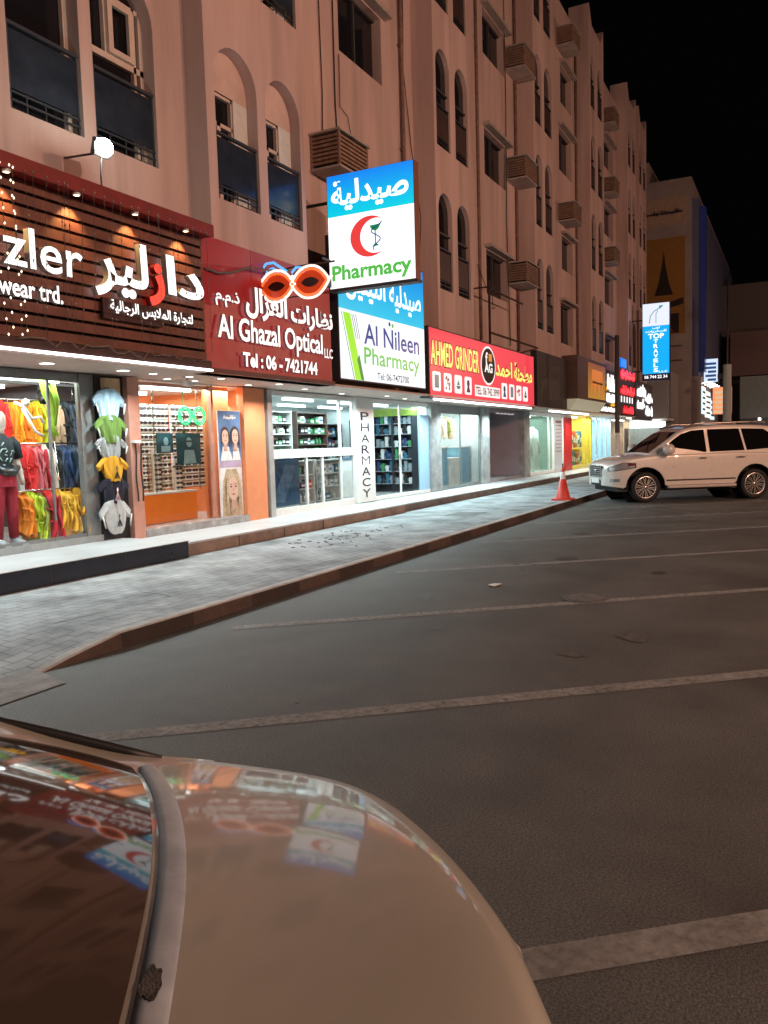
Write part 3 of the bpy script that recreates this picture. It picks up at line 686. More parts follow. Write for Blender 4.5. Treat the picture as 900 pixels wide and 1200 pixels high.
m.box(PX-.3, PX, 7.96, 7.99, 5.2, 5.24); m.box(PX-.35, PX-.1, 7.9, 7.96, 4.7, 4.86); m.build('bracket', BLACK, r)

# --- grinder shop: red light box
r = thing('grinder_sign', 'long red light box with yellow letters, round black emblem and small white picture squares', 'sign', (22.5, 8, 2.8))
m = MB(); m.box(18.12, 26.95, 8.0, 8.26, 2.82, 4.56); m.build('box', DGREY, r)
F = front(8.0); SR = glow('red_face', '#e4404e', .95); YEL = glow('yellow_letter', '#f1ea78', 1.0)
m = MB(); m.prism(rect(18.16, 26.91, 2.85, 4.53), F, .002, .006); m.build('red_face', SR, r)
m = MB(); m.box(18.3, 26.4, 7.93, 7.985, 2.765, 2.81); m.build('light_tube', glow('tube_white', (.92, 1, 1), 4), r)
OUT = glow('letter_outline', '#6b1010', .5)
for nm, M_, b, d in (('letter_outline', OUT, .05, .010), ('latin_name', YEL, .018, .014)):
    e = .03 if nm == 'letter_outline' else 0
    sign_letters(nm, r, F, [('AHMED GRINDER', 18.22-e, 21.58+e, 3.63-e, 4.24+e, {'bold': b, 'd': d})], [M_], 0)
for nm, M_, b, d in (('arabic_outline', OUT, .06, .010), ('arabic_name', YEL, .03, .014)):
    sign_letters(nm, r, F, [('مطحنة', 24.75, 26.68, 3.62, 4.20, {'ar': 1, 'bold': b, 'd': d}), ('احمد', 23.0, 24.55, 3.66, 4.16, {'ar': 1, 'bold': b, 'd': d})], [M_], 0)
SW = glow('icon_white', (.9, .9, .88), .9)
m = MB(); m.prism(ellipse(22.36, 3.90, .62, .56), F, .008, .012); m.build('emblem_ring', SW, r)
m = MB(); m.prism(ellipse(22.36, 3.90, .56, .50), F, .013, .016); m.build('emblem_disc', mat('emblem_black', (.01, .01, .01), .5, var=0), r)
sign_letters('emblem_letters', r, F, [('AG', 22.02, 22.70, 3.70, 3.98, {'bold': .04, 'd': .02})], [SW], 0)
sign_letters('emblem_letters', r, F, [('f', 22.1, 22.3, 3.95, 4.28, {'bold': .03, 'd': .02})], [SW], 0)
m = MB(); m.prism(rect(22.38, 22.66, 4.03, 4.25), F, .018, .021); m.build('emblem_square', glow('emblem_orange', '#d98a2b', .8), r)
icols = ['#7d8a90', '#9b5a58', '#5c7f86', '#5b1f4a', '#3a4a58', '#7d8a90', '#c23a48', '#444c58']
us = [18.30, 19.02, 19.74, 20.46, 23.52, 24.24, 24.96, 25.66]
for i, u in enumerate(us):
    w = .52
    m = MB(); m.prism(rrect(u, u+w, 3.0, 3.48, .07), F, .008, .012); o = m.build('picture_square', SW, r)
    k = MB(); c = (u+w/2, 3.24); random.seed(i)
    if i in (0, 5): k.prism(rect(c[0]-.13, c[0]+.13, 3.08, 3.40), F, .013, .015); k.prism(ellipse(c[0], 3.33, .06, .045, 12), F, .016, .017)
    elif i in (1, 6):
        for q in range(9): k.prism(ellipse(c[0]+random.uniform(-.16, .16), 3.24+random.uniform(-.15, .15), .045, .04, 8), F, .013+q*.0006, .0145+q*.0006)
    elif i in (2, 7): k.prism(ellipse(c[0], 3.2, .14, .09, 16, 180, 360), F, .013, .015); k.prism([(c[0]-.1, 3.22), (c[0]+.1, 3.22), (c[0], 3.36)], F, .013, .015)
    else: k.prism(ellipse(c[0], 3.3, .1, .1, 14), F, .013, .015); k.prism([(c[0]-.14, 3.06), (c[0]+.14, 3.06), (c[0]+.05, 3.24), (c[0]-.05, 3.24)], F, .0155, .0165)
    k.build('picture', glow('icon_ink_%d' % i, icols[i], .7), o)
m = MB(); m.prism(rect(21.24, 23.36, 2.99, 3.30), F, .008, .010); m.build('phone_plate', SW, r)
sign_letters('phone_number', r, F, [('TEL: 06 742 3999', 21.30, 23.30, 3.04, 3.26, {'bold': .02, 'd': .012})], [glow('phone_ink', '#8a1018', .6)], 0)

# --- farther signs along the row
r = thing('dark_banner', 'unlit black banner with a faint grey vehicle picture beside the red sign', 'banner', (29.2, 8, 2.85))
m = MB(); m.box(27.25, 31.3, 7.98, 8.2, 2.88, 4.80); m.build('panel', mat('banner_black', (.02, .021, .022), .55, var=.1), r)
F = front(7.98); BG = mat('banner_grey', (.06, .06, .055), .6, var=.1); BGD = mat('banner_dark', (.008, .008, .009), .4)
m = MB(); m.prism([(27.6, 3.3), (27.7, 3.75), (28.5, 3.95), (29.2, 4.4), (30.2, 4.45), (30.2, 3.2), (28.6, 3.15), (27.7, 3.15)], F, .002, .006); m.build('picture', BG, r)
m = MB(); m.prism([(28.75, 3.95), (29.3, 4.3), (30.1, 4.35), (30.1, 3.9)], F, .008, .010); m.prism(ellipse(28.25, 3.3, .33, .3, 18), F, .008, .010); m.build('picture_detail', BGD, r)
r = thing('brown_shop_sign', 'bronze boxed shop sign with an orange lit picture and pale lower edge', 'sign', (34, 8, 2.9))
m = MB(); m.box(31.45, 36.7, 7.6, 8.22, 3.3, 4.98); m.build('box', mat('bronze', (.16, .095, .07), .35, .4, var=.15), r)
m = MB(); m.prism([(7.6, 3.298), (8.22, 3.298), (8.22, 2.9), (7.9, 2.9)], lambda u, v, d: Vector((d, u, v)), 31.45, 36.7); m.build('sloped_edge', glow('pale_edge', '#b5a98a', .55), r)
F = front(7.6)
m = MB(); m.prism(rect(33.2, 36.5, 3.4, 4.85), F, .003, .008); m.build('picture', ramp_glow('bronze_glow', '#c08a35', '#8a4a2a', 3.4, 4.85, .75), r)
m = MB(); m.prism([(33.7, 3.5), (34.1, 4.1), (34.4, 3.55), (34.9, 4.15), (35.3, 3.5), (35.6, 4.4), (35.9, 3.5), (35.9, 4.6), (33.9, 4.6), (33.9, 4.2)], F, .010, .013); m.build('picture_shape', glow('orange_shape', '#d97a33', .8), r)
scribble('lettering', r, F, 33.9, 35.9, 4.02, 4.14, [INK], 1, .004, .016)

r = thing('black_shop_sign', 'black shop sign with white and yellow lit words next to the bronze sign', 'sign', (39.3, 8, 2.9))
m = MB(); m.box(36.85, 41.2, 7.98, 8.2, 2.9, 4.95); m.build('board', mat('black_board', (.03, .012, .012), .5), r)
F = front(7.98)
for k, b in enumerate(((38.7, 41.0, 3.95, 4.75), (37.2, 41.0, 3.42, 3.85), (37.2, 40.8, 2.98, 3.2))): scribble('white_words', r, F, *b, [LW], 10+k)
m = MB(); m.prism([(37.3, 4.28), (37.6, 4.28), (37.8, 4.75), (38.0, 4.28), (38.3, 4.28), (37.95, 4.98), (37.65, 4.98)], F, .03, .06); m.build('roof_emblem', LW, r)
AMB = glow('amber_letter', '#e0a020', 1.2)
scribble('yellow_words', r, F, 37.2, 38.5, 3.95, 4.2, [AMB], 21); scribble('yellow_words', r, F, 39.4, 40.9, 3.25, 3.40, [AMB], 22)
r = thing('red_neon_sign', 'three lines of red lit words on a dark upright board behind the grey pole', 'neon sign', (43.6, 8, 2.9))
m = MB(); m.box(41.6, 45.9, 7.98, 8.2, 2.95, 5.3); m.build('board', mat('neon_board', (.05, .05, .07), .5), r)
m = MB(); m.box(41.7, 43.2, 7.9, 8.15, 5.32, 5.75); m.build('blue_block', glow('blue_block', '#1a6ee0', .9), r)
RN = glow('red_neon', (1, .02, .03), 2.2)
for k, b in enumerate(((41.9, 45.7, 4.72, 5.22), (41.9, 45.7, 3.95, 4.42), (42.6, 45.4, 3.0, 3.38))): scribble('red_words', r, F, *b, [RN], 30+k)
for k in range(5): m = MB(); m.prism(rect(42.0+k*.75, 42.12+k*.75, 3.56, 3.86), F, .03, .05); m.build('white_stroke', LW, r)
r = thing('white_letter_sign', 'bright white letters in two tiers on a grey fascia beyond the red words', 'sign', (48.5, 8, 2.9))
m = MB(); m.box(46.3, 52.0, 7.98, 8.2, 2.75, 4.9); m.build('board', mat('grey_board', (.09, .09, .11), .6), r)
for k, b in enumerate(((46.6, 49.4, 4.05, 4.75), (46.6, 49.0, 3.35, 3.95), (49.2, 51.8, 3.75, 4.35), (49.4, 51.8, 3.0, 3.6))): scribble('white_words', r, F, *b, [LW], 40+k)

# upright blue travel agency sign
r = thing('travel_agency_sign', 'tall upright blue lit sign with a white top at the far end of the block', 'sign', (47, 7, 4.9))
P = side(47)
m = MB(); m.box(47, 47.35, 6.27, 7.74, 4.86, 9.12); m.build('case', mat('navy_case', (.02, .04, .12), .5), r)
m = MB(); m.prism(rect(-7.71, -6.30, 7.86, 9.08), P, .003, .007); m.build('white_face', glow('pale_face', '#dfe6f5', 1.0), r)
m = MB(); m.prism(rect(-7.71, -6.30, 5.24, 7.855), P, .003, .007); m.build('blue_face', glow('cyan_face', '#12a5ea', 1.05), r)
m = MB(); m.prism(rect(-7.71, -6.30, 4.89, 5.235), P, .003, .007); m.build('phone_band', mat('phone_band', (.01, .015, .05), .4), r)
items = [('TOP', -7.42, -6.58, 7.16, 7.44, {'bold': .03, 'd': .012})]
for k, ch in enumerate('RAVELS'): items.append((ch, -7.13, -6.89, 6.86-k*.265-.21, 6.86-k*.265, {'bold': .03, 'd': .012}))
items.append(('T', -7.13, -6.89, 6.91, 7.11, {'bold': .03, 'd': .012}))
items.append(('06 744 22 34', -7.62, -6.40, 4.98, 5.16, {'bold': .02, 'd': .012})); items.append(('L.L.C', -6.85, -6.4, 5.29, 5.4, {'bold': .02, 'd': .012}))
sign_letters('white_words', r, P, items, [glow('travel_white', (.9, .97, 1), 1.25)], 0)
sign_letters('arabic_words', r, P, [('توب', -7.2, -6.8, 7.66, 7.82, {'ar': 1, 'bold': .02, 'd': .012}), ('للسفريات', -7.55, -6.45, 7.48, 7.64, {'ar': 1, 'bold': .02, 'd': .012})], [_m['travel_white']], 0)
m = MB(); m.tube([P(-7.35+.0, 8.0, .012), P(-7.3, 8.4, .012), P(-7.1, 8.65, .012), P(-6.75, 8.85, .012)], .025, 5); m.tube([P(-7.0, 8.0, .012), P(-7.0, 8.5, .012), P(-6.9, 8.7, .012)], .02, 5)
m.prism([(-6.8, 8.75), (-6.6, 8.95), (-6.85, 8.93)], P, .009, .012); m.build('swoosh', glow('teal_ink', '#5b9aa8', .7), r)
m = MB(); m.box(47.1, 47.2, 7.74, 8.9, 8.2, 8.26); m.box(47.1, 47.2, 7.74, 8.9, 5.4, 5.46); m.build('bracket', STEEL, r)

# ================================================================ SHOPFRONTS
def led(x, y, z): pass
DISC = glow('downlight_disc', (1, .97, .9), 5); RINGM = mat('downlight_ring', (.7, .68, .64), .4)
SIDE = []
def shop(name, label, x0, x1, depth, wallc, floorc, light=(1, 1, .97), power=90, zf=.33, ceil=2.84, backc=None, yf=9.34):
    t = thing(name, label, 'shop', ((x0+x1)/2, 9.3, .33))
    wm = mat(name+'_wall', wallc, .7, var=.06); bm_ = mat(name+'_back', backc or wallc, .7, var=.06)
    yb = yf+depth
    m = MB(); m.box(x0, x1, yb, yb+.1, zf, ceil); m.build('back_wall', bm_, t)
    m = MB(); m.box(x0-.0, x0+.05, yf, yb, zf, ceil); m.build('side_wall', wm, t)
    m = MB(); m.box(x1-.05, x1, yf, yb, zf, ceil); m.build('side_wall', wm, t)
    m = MB(); m.box(x0, x1, yf, yb, zf-.1, zf); m.build('floor', mat(name+'_floor', floorc, .25, var=.06), t)
    m = MB(); m.box(x0, x1, yf, yb, ceil, ceil+.05); m.build('ceiling', OFFW, t)
    n = max(1, int((x1-x0)/1.9))
    for i in range(n):
        cx = x0+(x1-x0)*(i+.5)/n
        for yy in ((yf+depth*.3, yf+depth*.72)):
            m = MB(); m.box(cx-.6, cx+.6, yy-.05, yy+.05, ceil-.06, ceil-.003); m.build('ceiling_light', glow('tube_cool', (.9, 1, 1), 4), t)
    lamp('AREA', name+'_lamp', ((x0+x1)/2, yf+.14, ceil-.08), power*.6, light, x1-x0-.3, ((x0+x1)/2, yf+.75, 0), .2); lamp('AREA', name+'_rear_lamp', ((x0+x1)/2, yf+depth*.7, ceil-.08), power*.5, light, x1-x0-.3, None, depth*.4).rotation_euler = (0, 0, 0)
    return t
def downlight(t, x, y, z=2.86, r=.075):
    m = MB(); m.lathe([(0, z-.022), (r*.8, z-.022)], (x, y, 0), n=16, mi=0); m.lathe([(r*.8, z-.021), (r, z-.02), (r, z-.001)], (x, y, 0), n=16, mi=1)
    return m.build('downlight', [DISC, RINGM], t)
def pane(x0, x1, z0, z1, y, t, name='glass_pane'):
    m = MB(); m.add([(x0, y, z0), (x1, y, z0), (x1, y, z1), (x0, y, z1)], [(0, 1, 2, 3)]); return m.build(name, GLASS, t)

# --- clothes shop --------------------------------------------------------
A = shop('clothes_shop', 'clothes shop with glass front and crowded racks under the slatted sign', 3.2, 9.32, 3.0, (.05, .045, .05), (.35, .36, .36), (1, .97, .92), 190, zf=.47, backc=(.75, .20, .08))
m = MB(); m.box(3.2, 8.7, 9.22, 9.38, .33, .47); m.build('front_sill', mat('sill_stone', (.30, .33, .33), .35), A)
m = MB(); m.box(8.44, 8.70, 9.26, 9.36, .471, 2.84); m.build('pillar', ALUG, A)
m = MB(); m.box(3.2, 8.44, 9.28, 9.34, 2.72, 2.84); m.box(3.2, 8.44, 9.28, 9.34, .471, .52); m.box(7.905, 7.93, 9.29, 9.33, .52, 2.72); m.box(5.6, 5.64, 9.29, 9.33, .52, 2.72); m.build('front_frame', ALUG, A)
pane(3.2, 8.44, .52, 2.72, 9.31, A)
m = MB(); m.box(8.701, 9.26, 9.24, 9.33, .36, 2.84); m.build('black_panel', BLACK, A)
m = MB(); m.box(8.82, 9.12, 9.15, 9.238, 2.55, 2.80); m.build('wood_block', mat('blond_wood', (.55, .38, .22), .6), A)
m = MB(); m.box(9.28, 9.52, 9.16, 9.36, .33, 2.84); m.build('copper_jamb', COPPER, A)
for x, y in ((7.25, 8.5), (8.55, 8.5), (6.2, 8.5), (5.2, 8.5)): downlight(A, x, y, 2.86, .11)
m = MB(); m.box(6.0, 9.2, 9.8, 9.84, 2.70, 2.74); m.build('spot_track', BLACK, A)
def track_spot(x, label):
    t = thing('track_spotlight', label, 'spotlight', (x, 9.82, 2.6))
    m = MB(); m.tube([(x, 9.82, 2.7), (x, 9.82, 2.58)], .015, 6); m.tube([(x, 9.83, 2.55), (x-.03, 9.68, 2.45)], .05, 10); m.build('housing', BLACK, t)
    return t
track_spot(7.35, 'black track spotlight hanging inside the clothes shop window at the left edge')
track_spot(8.2, 'black track spotlight on the rail near the grey pillar of the clothes shop')
# tees with sleeves
def cloth_mat(c, name): return mat('cloth_'+name, c, .85, var=.1, scale=9)
def tee(mb, cx, y, z0, z1, w, mi=0, tilt=0, pinch=.25, seed=0):
    """tee on a hanger: body and two sleeves with folds, tied in at the hem"""
    rnd = random.Random(seed); ph = rnd.uniform(0, 6)
    def wv(u, v): return .024*sqrt(max(0, 1-u*u))+.012*sin(5*u+ph+3*v)+.011*sin(12*u*(1-.4*v)+ph*2+2*v)+.006*sin(23*u+ph)
    H = z1-z0; rows_f = []
    for i in range(13):
        v = i/12; hw = w/2*(.46 if v > .985 else .62+.03*(1-v)) * (1-pinch*max(0, .45-v)/.45)
        if v < .12: hw *= .8+.2*v/.12
        z = z0+H*v - (0 if v < .95 else .0)
        rows_f.append([(cx+hw*u+tilt*(v-.5)*.06, y-.02-wv(u, v), z+(.012*sin(6*u+ph) if i == 0 else 0)-(.05*H*abs(u)**2 if v > .9 else 0)) for u in [(-1+2*k/24) for k in range(25)]])
    mb.grid(rows_f, mi); mb.grid([[(p[0], y+.01, p[2]) for p in rw] for rw in rows_f], mi)
    for s in (-1, 1):
        rows = []
        for i in range(6):
            q = i/5; ax = cx+s*w/2*(.52+.48*q); az = z1-.06*H-.30*H*q**1.2; l = .30*H*(1-.12*q)
            rows.append([(ax+s*.08*w*0-s*.10*w*(k/6)*(.6), y-.018-.016*sin(pi*k/6)-.007*sin(5*k+ph), az-l*k/6*(1-.15*q)) for k in range(7)])
        mb.grid(rows, mi); mb.grid([[(p[0], y+.005, p[2]) for p in rw] for rw in rows], mi)
    return mb
hang = [('pale blue', (.26, .39, .48), 2.17, 2.62), ('olive green', (.10, .18, .03), 1.83, 2.23), ('light grey', (.27, .29, .29), 1.60, 1.93), ('yellow', (.62, .33, .02), 1.26, 1.62), ('navy black', (.012, .013, .028), .92, 1.31), ('white', (.52, .57, .58), .47, .97)]
for i, (nm, c, z0, z1) in enumerate(hang):
    y = 9.15-.012*(i % 2); cx = 8.86
    t = thing('hanging_shirt', f'{nm} tee shirt, {ORD[i]} from the top of the column hanging by the doorway', 'shirt', (cx, y, z0), group='tee shirts hanging in a column')
    m = MB(); tee(m, cx, y, z0, z1+.02, .62, seed=i+3, tilt=.5*(-1)**i, pinch=.38 if i in (3, 5) else .2); m.build('fabric', cloth_mat(c, nm.replace(' ', '_')), t)
    m = MB(); m.tube([(cx-.16, y-.01, z1-.02), (cx, y-.01, z1+.035), (cx+.16, y-.01, z1-.02)], .006, 5); m.tube([(cx, y-.01, z1+.03), (cx+.012, y+.02, z1+.07), (cx, y+.07, z1+.075)], .005, 5); m.build('hanger', BLACK, t)
    if i in (3, 4, 5):
        k = MB(); cz = (z0+z1)/2-.04; cc = {3: (.05, .03, .03), 4: (.75, .5, .5), 5: (.04, .05, .06)}[i]
        for q in range(6):
            a = radians(60+q*13); k.tube([(cx-.05+q*.02, y-.10, cz-.1), (cx-.05+q*.02+.12*cos(a), y-.105, cz-.1+.19*sin(a))], .006, 4)
        k.build('print', cloth_mat(cc, f'print_{i}'), t)
    if i in (0, 1, 2, 5):
        for s in (-1, 1):
            k = MB(); k.tube([(cx+s*.285, y-.062, z1-.20*(z1-z0)/.45), (cx+s*.245, y-.064, z1-.36*(z1-z0)/.45)], .014, 4)
            k.build('sleeve_stripe', cloth_mat((.7, .7, .66), 'stripe'), t)
# belts hanging on the copper jamb
m = MB(); m.box(9.3, 9.42, 9.07, 9.155, 1.83, 1.87); tg = m.build('belt_hook', WHITE); tag(tg, 'white hook plate with belts on the copper door jamb', 'hook')
for i, x in enumerate((9.31, 9.41)):
    m = MB(); m.grid([[(x+.012*sin(k*.7+i)+dx, 9.10-.01*i, 1.82-k*.075) for dx in (0, .03)] for k in range(13)], 0); m.grid([[(x+.012*sin(k*.7+i)+dx, 9.108-.01*i, 1.82-k*.075) for dx in (0, .03)] for k in range(13)], 0)
    tag(m.build('hanging_belt', CABLE), ['dark belt hanging on the left of the hook plate', 'dark belt hanging on the right of the hook plate'][i], 'belt')
# garments on three rails: each hangs sideways with folds
def garment(mb, x, y, z0, z1, wid, thick, seed, bow=0):
    rnd = random.Random(seed); ph = rnd.uniform(0, 6); p2 = rnd.uniform(0, 6); H = z1-z0; rows = []; wid *= rnd.uniform(.55, .9)
    for i in range(16):
        v = i/15; half = wid/2*((.35+.65*min(1, (1-v)*6)) if v > .84 else 1+.12*(1-v)*sin(ph))
        ring = []
        for k in range(36):
            a = 2*pi*k/36; th = thick*(.6+.45*(1-v))*(1 if v < .93 else .5)
            fold = 1+.26*sin(3*a+ph+2.2*v)+.20*sin(8*a+p2+1.5*v)+.12*sin(15*a+ph)*(1-v*.6)
            ring.append((x+half*cos(a)*fold*.8+bow*sin(pi*(1-v))*.07+.025*sin(5*v+ph), y+th*sin(a)*fold, z0+H*v+.025*sin(4*a+ph)*(1-v)))
        rows.append(ring)
    mb.grid(rows, closed=True)
    ln = H*rnd.uniform(.35, .85); dx = rnd.uniform(-.05, .06); r = rnd.uniform(.018, .032)
    pts = [Vector((x+.01+dx*q*1.2+.022*sin(ph+7*q), y-thick*(.72+.42*sin(1.3*q+.3)), z1-.06-ln*q)) for q in [k/8 for k in range(9)]]
    mb.tube(pts, [r*(.8+.35*sin(9*k/8+p2)) for k in range(9)], 7)
    for q in range(rnd.randrange(3)):
        zz = z0+H*rnd.uniform(.25, .7); mb.tube([(x-wid*.3, y-thick*.8, zz), (x, y-thick*1.12, zz-.02), (x+wid*.3, y-thick*.8, zz+.01)], .012, 5)
    return mb
GC = {'orange': (.85, .24, .02), 'amber': (.85, .42, .02), 'lime': (.50, .60, .03), 'beige': (.62, .42, .28), 'slate': (.06, .09, .13), 'charcoal': (.03, .03, .035), 'scarlet': (.70, .03, .03),
      'rose': (.62, .16, .18), 'cream': (.72, .66, .55), 'denim blue': (.05, .09, .22), 'crimson': (.42, .015, .03), 'mustard': (.72, .38, .03), 'golden': (.80, .46, .05), 'olive': (.22, .26, .05), 'white': (.75, .75, .72), 'pink cream': (.75, .5, .42)}
tiers = [('top', 1.62, 2.45, 10.15, [('scarlet', 7.55), ('scarlet', 7.75), ('orange', 7.92), ('amber', 8.03), ('orange', 8.14), ('amber', 8.26), ('lime', 8.38), ('lime', 8.46), ('beige', 8.58), ('beige', 8.68), ('charcoal', 8.82), ('slate', 8.94), ('slate', 9.06), ('charcoal', 9.17)]),
         ('middle', 1.08, 1.80, 9.75, [('white', 7.60), ('scarlet', 7.72), ('scarlet', 7.80), ('rose', 7.89), ('rose', 7.98), ('crimson', 8.06), ('cream', 8.16), ('charcoal', 8.25), ('slate', 8.32), ('denim blue', 8.40), ('denim blue', 8.50), ('slate', 8.60), ('slate', 8.70)]),
         ('lowest', .50, 1.14, 9.52, [('orange', 7.50), ('orange', 7.57), ('lime', 7.64), ('lime', 7.72), ('olive', 7.79), ('crimson', 7.87), ('scarlet', 7.95), ('crimson', 8.02), ('mustard', 8.10), ('golden', 8.19), ('mustard', 8.29), ('golden', 8.39), ('mustard', 8.48)])]
for ti, (nm, z0, z1, y, gs) in enumerate(tiers):
    m = MB(); m.tube([(6.5, y, z1+.05), (9.2, y, z1+.05)], .014, 8)
    for x in (6.6, 9.1): m.tube([(x, y, z1+.05), (x, y, 2.75 if ti == 0 else z1+.3)], .01, 6)
    tag(m.build('clothes_rail', CHROME), f'{nm} steel clothes rail inside the clothes shop window', 'rail')
    cnt = {}
    for i, (c, x) in enumerate(gs):
        cnt[c] = cnt.get(c, 0)+1; tot = sum(1 for q in gs if q[0] == c)
        m = MB(); garment(m, x+random.uniform(-.02, .02), y+random.uniform(-.03, .03), z0+random.uniform(-.05, .12), z1+random.uniform(0, .05), .26, .17, i*7+ti, bow=.5)
        m.tube([(x, y, z1), (x, y, z1+.06)], .006, 5)
        lab = f'{c} garment hanging on the {nm} rail in the clothes shop' if tot == 1 else f'{ORD[cnt[c]-1]} {c} garment from the left on the {nm} rail in the clothes shop'
        tag(m.build('hanging_garment', cloth_mat(GC[c], c.replace(' ', '_'))), lab, 'garment', f'garments on the {nm} rail')
for i, x in enumerate([6.0+k*.13 for k in range(8)]):
    c = list(GC)[i*2 % 16]
    m = MB(); garment(m, x, 10.0, .9, 2.0, .28, .16, i+90, .3); tag(m.build('hanging_garment', cloth_mat(GC[c], c.replace(' ', '_'))), f'{c} garment behind the mannequins, {ORD[i]} from the left', 'garment', 'garments behind the mannequins')
# green scarf tied at the window
m = MB(); m.tube([(8.0, 9.5, 2.75), (8.05, 9.48, 2.55), (8.12, 9.46, 2.35), (8.1, 9.46, 2.1), (8.12, 9.45, 1.95)], [.05, .075, .05, .03, .06], 9)
m.tube([(8.18, 9.5, 2.7), (8.2, 9.48, 2.45), (8.13, 9.46, 2.1)], [.03, .05, .03], 8)
tag(m.build('green_scarf', cloth_mat((.25, .42, .03), 'scarf')), 'lime green scarf knotted on a thin pole in the clothes shop window', 'scarf')
m = MB(); m.tube([(8.1, 9.45, 1.95), (8.2, 9.45, .48)], .009, 6); tag(m.build('display_pole', CHROME), 'thin steel pole standing under the green scarf', 'pole')
# white arms of a wire mannequin hanger
m = MB(); m.tube([(7.62, 9.62, 2.42), (7.75, 9.6, 2.36), (7.85, 9.58, 2.2), (7.98, 9.56, 2.22), (8.03, 9.56, 2.14)], .022, 7); m.tube([(7.72, 9.6, 2.34), (7.9, 9.58, 2.02), (8.02, 9.57, 1.95)], .02, 7); m.lathe([(0, .06), (.05, .03), (.05, -.03), (0, -.06)], (7.78, 9.6, 2.42), n=10)
tag(m.build('white_hanger_form', WHITE), 'white bent hanger form above the top rail', 'hanger')
# mannequins
def mannequin(x, y, label, tee_c, pants_c, z=.47):
    t = thing('mannequin', label, 'mannequin', (x, y, z), group=None)
    sk = mat('mannequin_skin', (.55, .42, .36), .4, var=.03)
    m = MB(); X = lambda a: x+a
    rows = []
    for zz, rx, ry, oy in ((1.62, .085, .09, -.02), (1.72, .075, .09, -.03), (1.80, .05, .06, -.02), (1.835, .005, .005, -.01)): pass
    m.lathe([(.0, z+1.50), (.06, z+1.51), (.055, z+1.56), (.075, z+1.60), (.088, z+1.68), (.082, z+1.75), (.05, z+1.80), (0, z+1.815)], (x, y, 0), n=14)
    for s in (-1, 1): m.tube([(x+s*.20, y, z+1.40), (x+s*.25, y+.01, z+1.12), (x+s*.24, y-.07, z+.90), (x+s*.23, y-.1, z+.82)], [.05, .042, .034, .03], 8)
    m.build('body', sk, t)
    m = MB(); rows = []
    for zz, rx, ry in ((.88, .165, .11), (1.0, .16, .11), (1.15, .165, .115), (1.3, .19, .12), (1.40, .19, .10), (1.46, .13, .08), (1.50, .065, .06)):
        rows.append([(x+rx*cos(a), y+ry*sin(a)*(1+.05*sin(5*a)), z+zz+.006*sin(3*a)) for a in [2*pi*k/16 for k in range(16)]])
    m.grid(rows, closed=True)
    for s in (-1, 1): m.tube([(x+s*.15, y, z+1.42), (x+s*.22, y, z+1.36), (x+s*.26, y+.005, z+1.18)], [.075, .075, .068], 9)
    ts = m.build('tee_shirt', cloth_mat(tee_c, 'mannequin_tee'), t)
    k = MB(); rq = random.Random(int(x*10))
    for q in range(16):
        a = rq.uniform(-2.3, -.8); zz = z+rq.uniform(1.08, 1.36); rr = .178
        k.tube([(x+rr*cos(a), y+.121*sin(a)-.004, zz), (x+rr*cos(a+.2), y+.121*sin(a+.2)-.004, zz+rq.uniform(-.06, .06))], .009, 4)
    k.build('print', cloth_mat((.30, .36, .32), 'mannequin_print'), ts)
    m = MB()
    for s in (-1, 1): m.tube([(x+s*.085, y, z+.93), (x+s*.095, y-.005, z+.72), (x+s*.11, y, z+.45), (x+s*.12, y+.01, z+.10)], [.10, .098, .078, .06], 11)
    m.lathe([(.16, z+.80), (.165, z+.95), (.16, z+.99)], (x, y, 0), n=16)
    m.build('trousers', cloth_mat(pants_c, 'mannequin_trousers'), t)
    for s in (-1, 1):
        m = MB(); m.tube([(x+s*.12, y+.05, z+.05), (x+s*.13, y-.05, z+.05), (x+s*.14, y-.17, z+.03)], [.05, .055, .035], 9); m.box(x+s*.135-.05, x+s*.135+.05, y-.2, y+.1, z+.001, z+.025)
        m.build('shoe', mat('shoe_grey', (.35, .37, .4), .5), t)
    return t
mannequin(7.24, 9.47, 'mannequin in a dark tee and dark red trousers behind the shop glass', (.02, .025, .03), (.33, .012, .03))
mannequin(6.45, 9.62, 'mannequin just outside the frame in the clothes shop window', (.4, .02, .03), (.05, .05, .06))
m = MB(); m.tube([(7.06, 9.36, 1.55), (7.16, 9.32, 1.47), (7.29, 9.32, 1.46), (7.42, 9.37, 1.53)], [.03, .06, .06, .03], 8); tag(m.build('waist_bag', mat('bag_black', (.015, .02, .02), .35)), 'black waist bag strapped on the mannequin in dark red trousers', 'bag')

# --- optical shop ---------------------------------------------------------
B = shop('optical_shop', 'optical shop with orange counters and white spectacle walls under the maroon sign', 9.53, 12.9, 2.6, ORANGEW.node_tree.nodes['Principled BSDF'].inputs[0].default_value[:3], (.5, .5, .48), (1, .97, .92), 60, zf=.45)
m = MB(); m.box(9.53, 12.24, 9.16, 9.36, .33, .455); m.build('front_sill', mat('grey_marble', (.34, .35, .35), .25, var=.25, scale=4), B)
m = MB(); m.box(12.24, 12.9, 9.2, 9.36, .33, 2.84); m.build('orange_pillar', mat('orange_paint', (.72, .27, .12), .55, var=.05), B)
m = MB(); m.box(11.56, 12.24, 9.56, 9.62, .455, 2.84); m.build('orange_backing', ORANGEW, B)
pane(9.55, 11.5, .46, 2.76, 9.42, B)
m = MB(); m.box(9.53, 9.56, 9.36, 9.45, .46, 2.82); m.box(9.53, 11.55, 9.40, 9.44, 2.765, 2.82); m.box(11.5, 11.56, 9.36, 9.45, .46, 2.84); m.build('front_frame', COPPER, B)
for x, y in ((9.2, 8.55), (9.95, 8.5), (10.55, 8.35), (10.6, 8.95), (11.95, 8.85), (12.2, 8.35), (10.0, 9.0)): downlight(B, x, y)
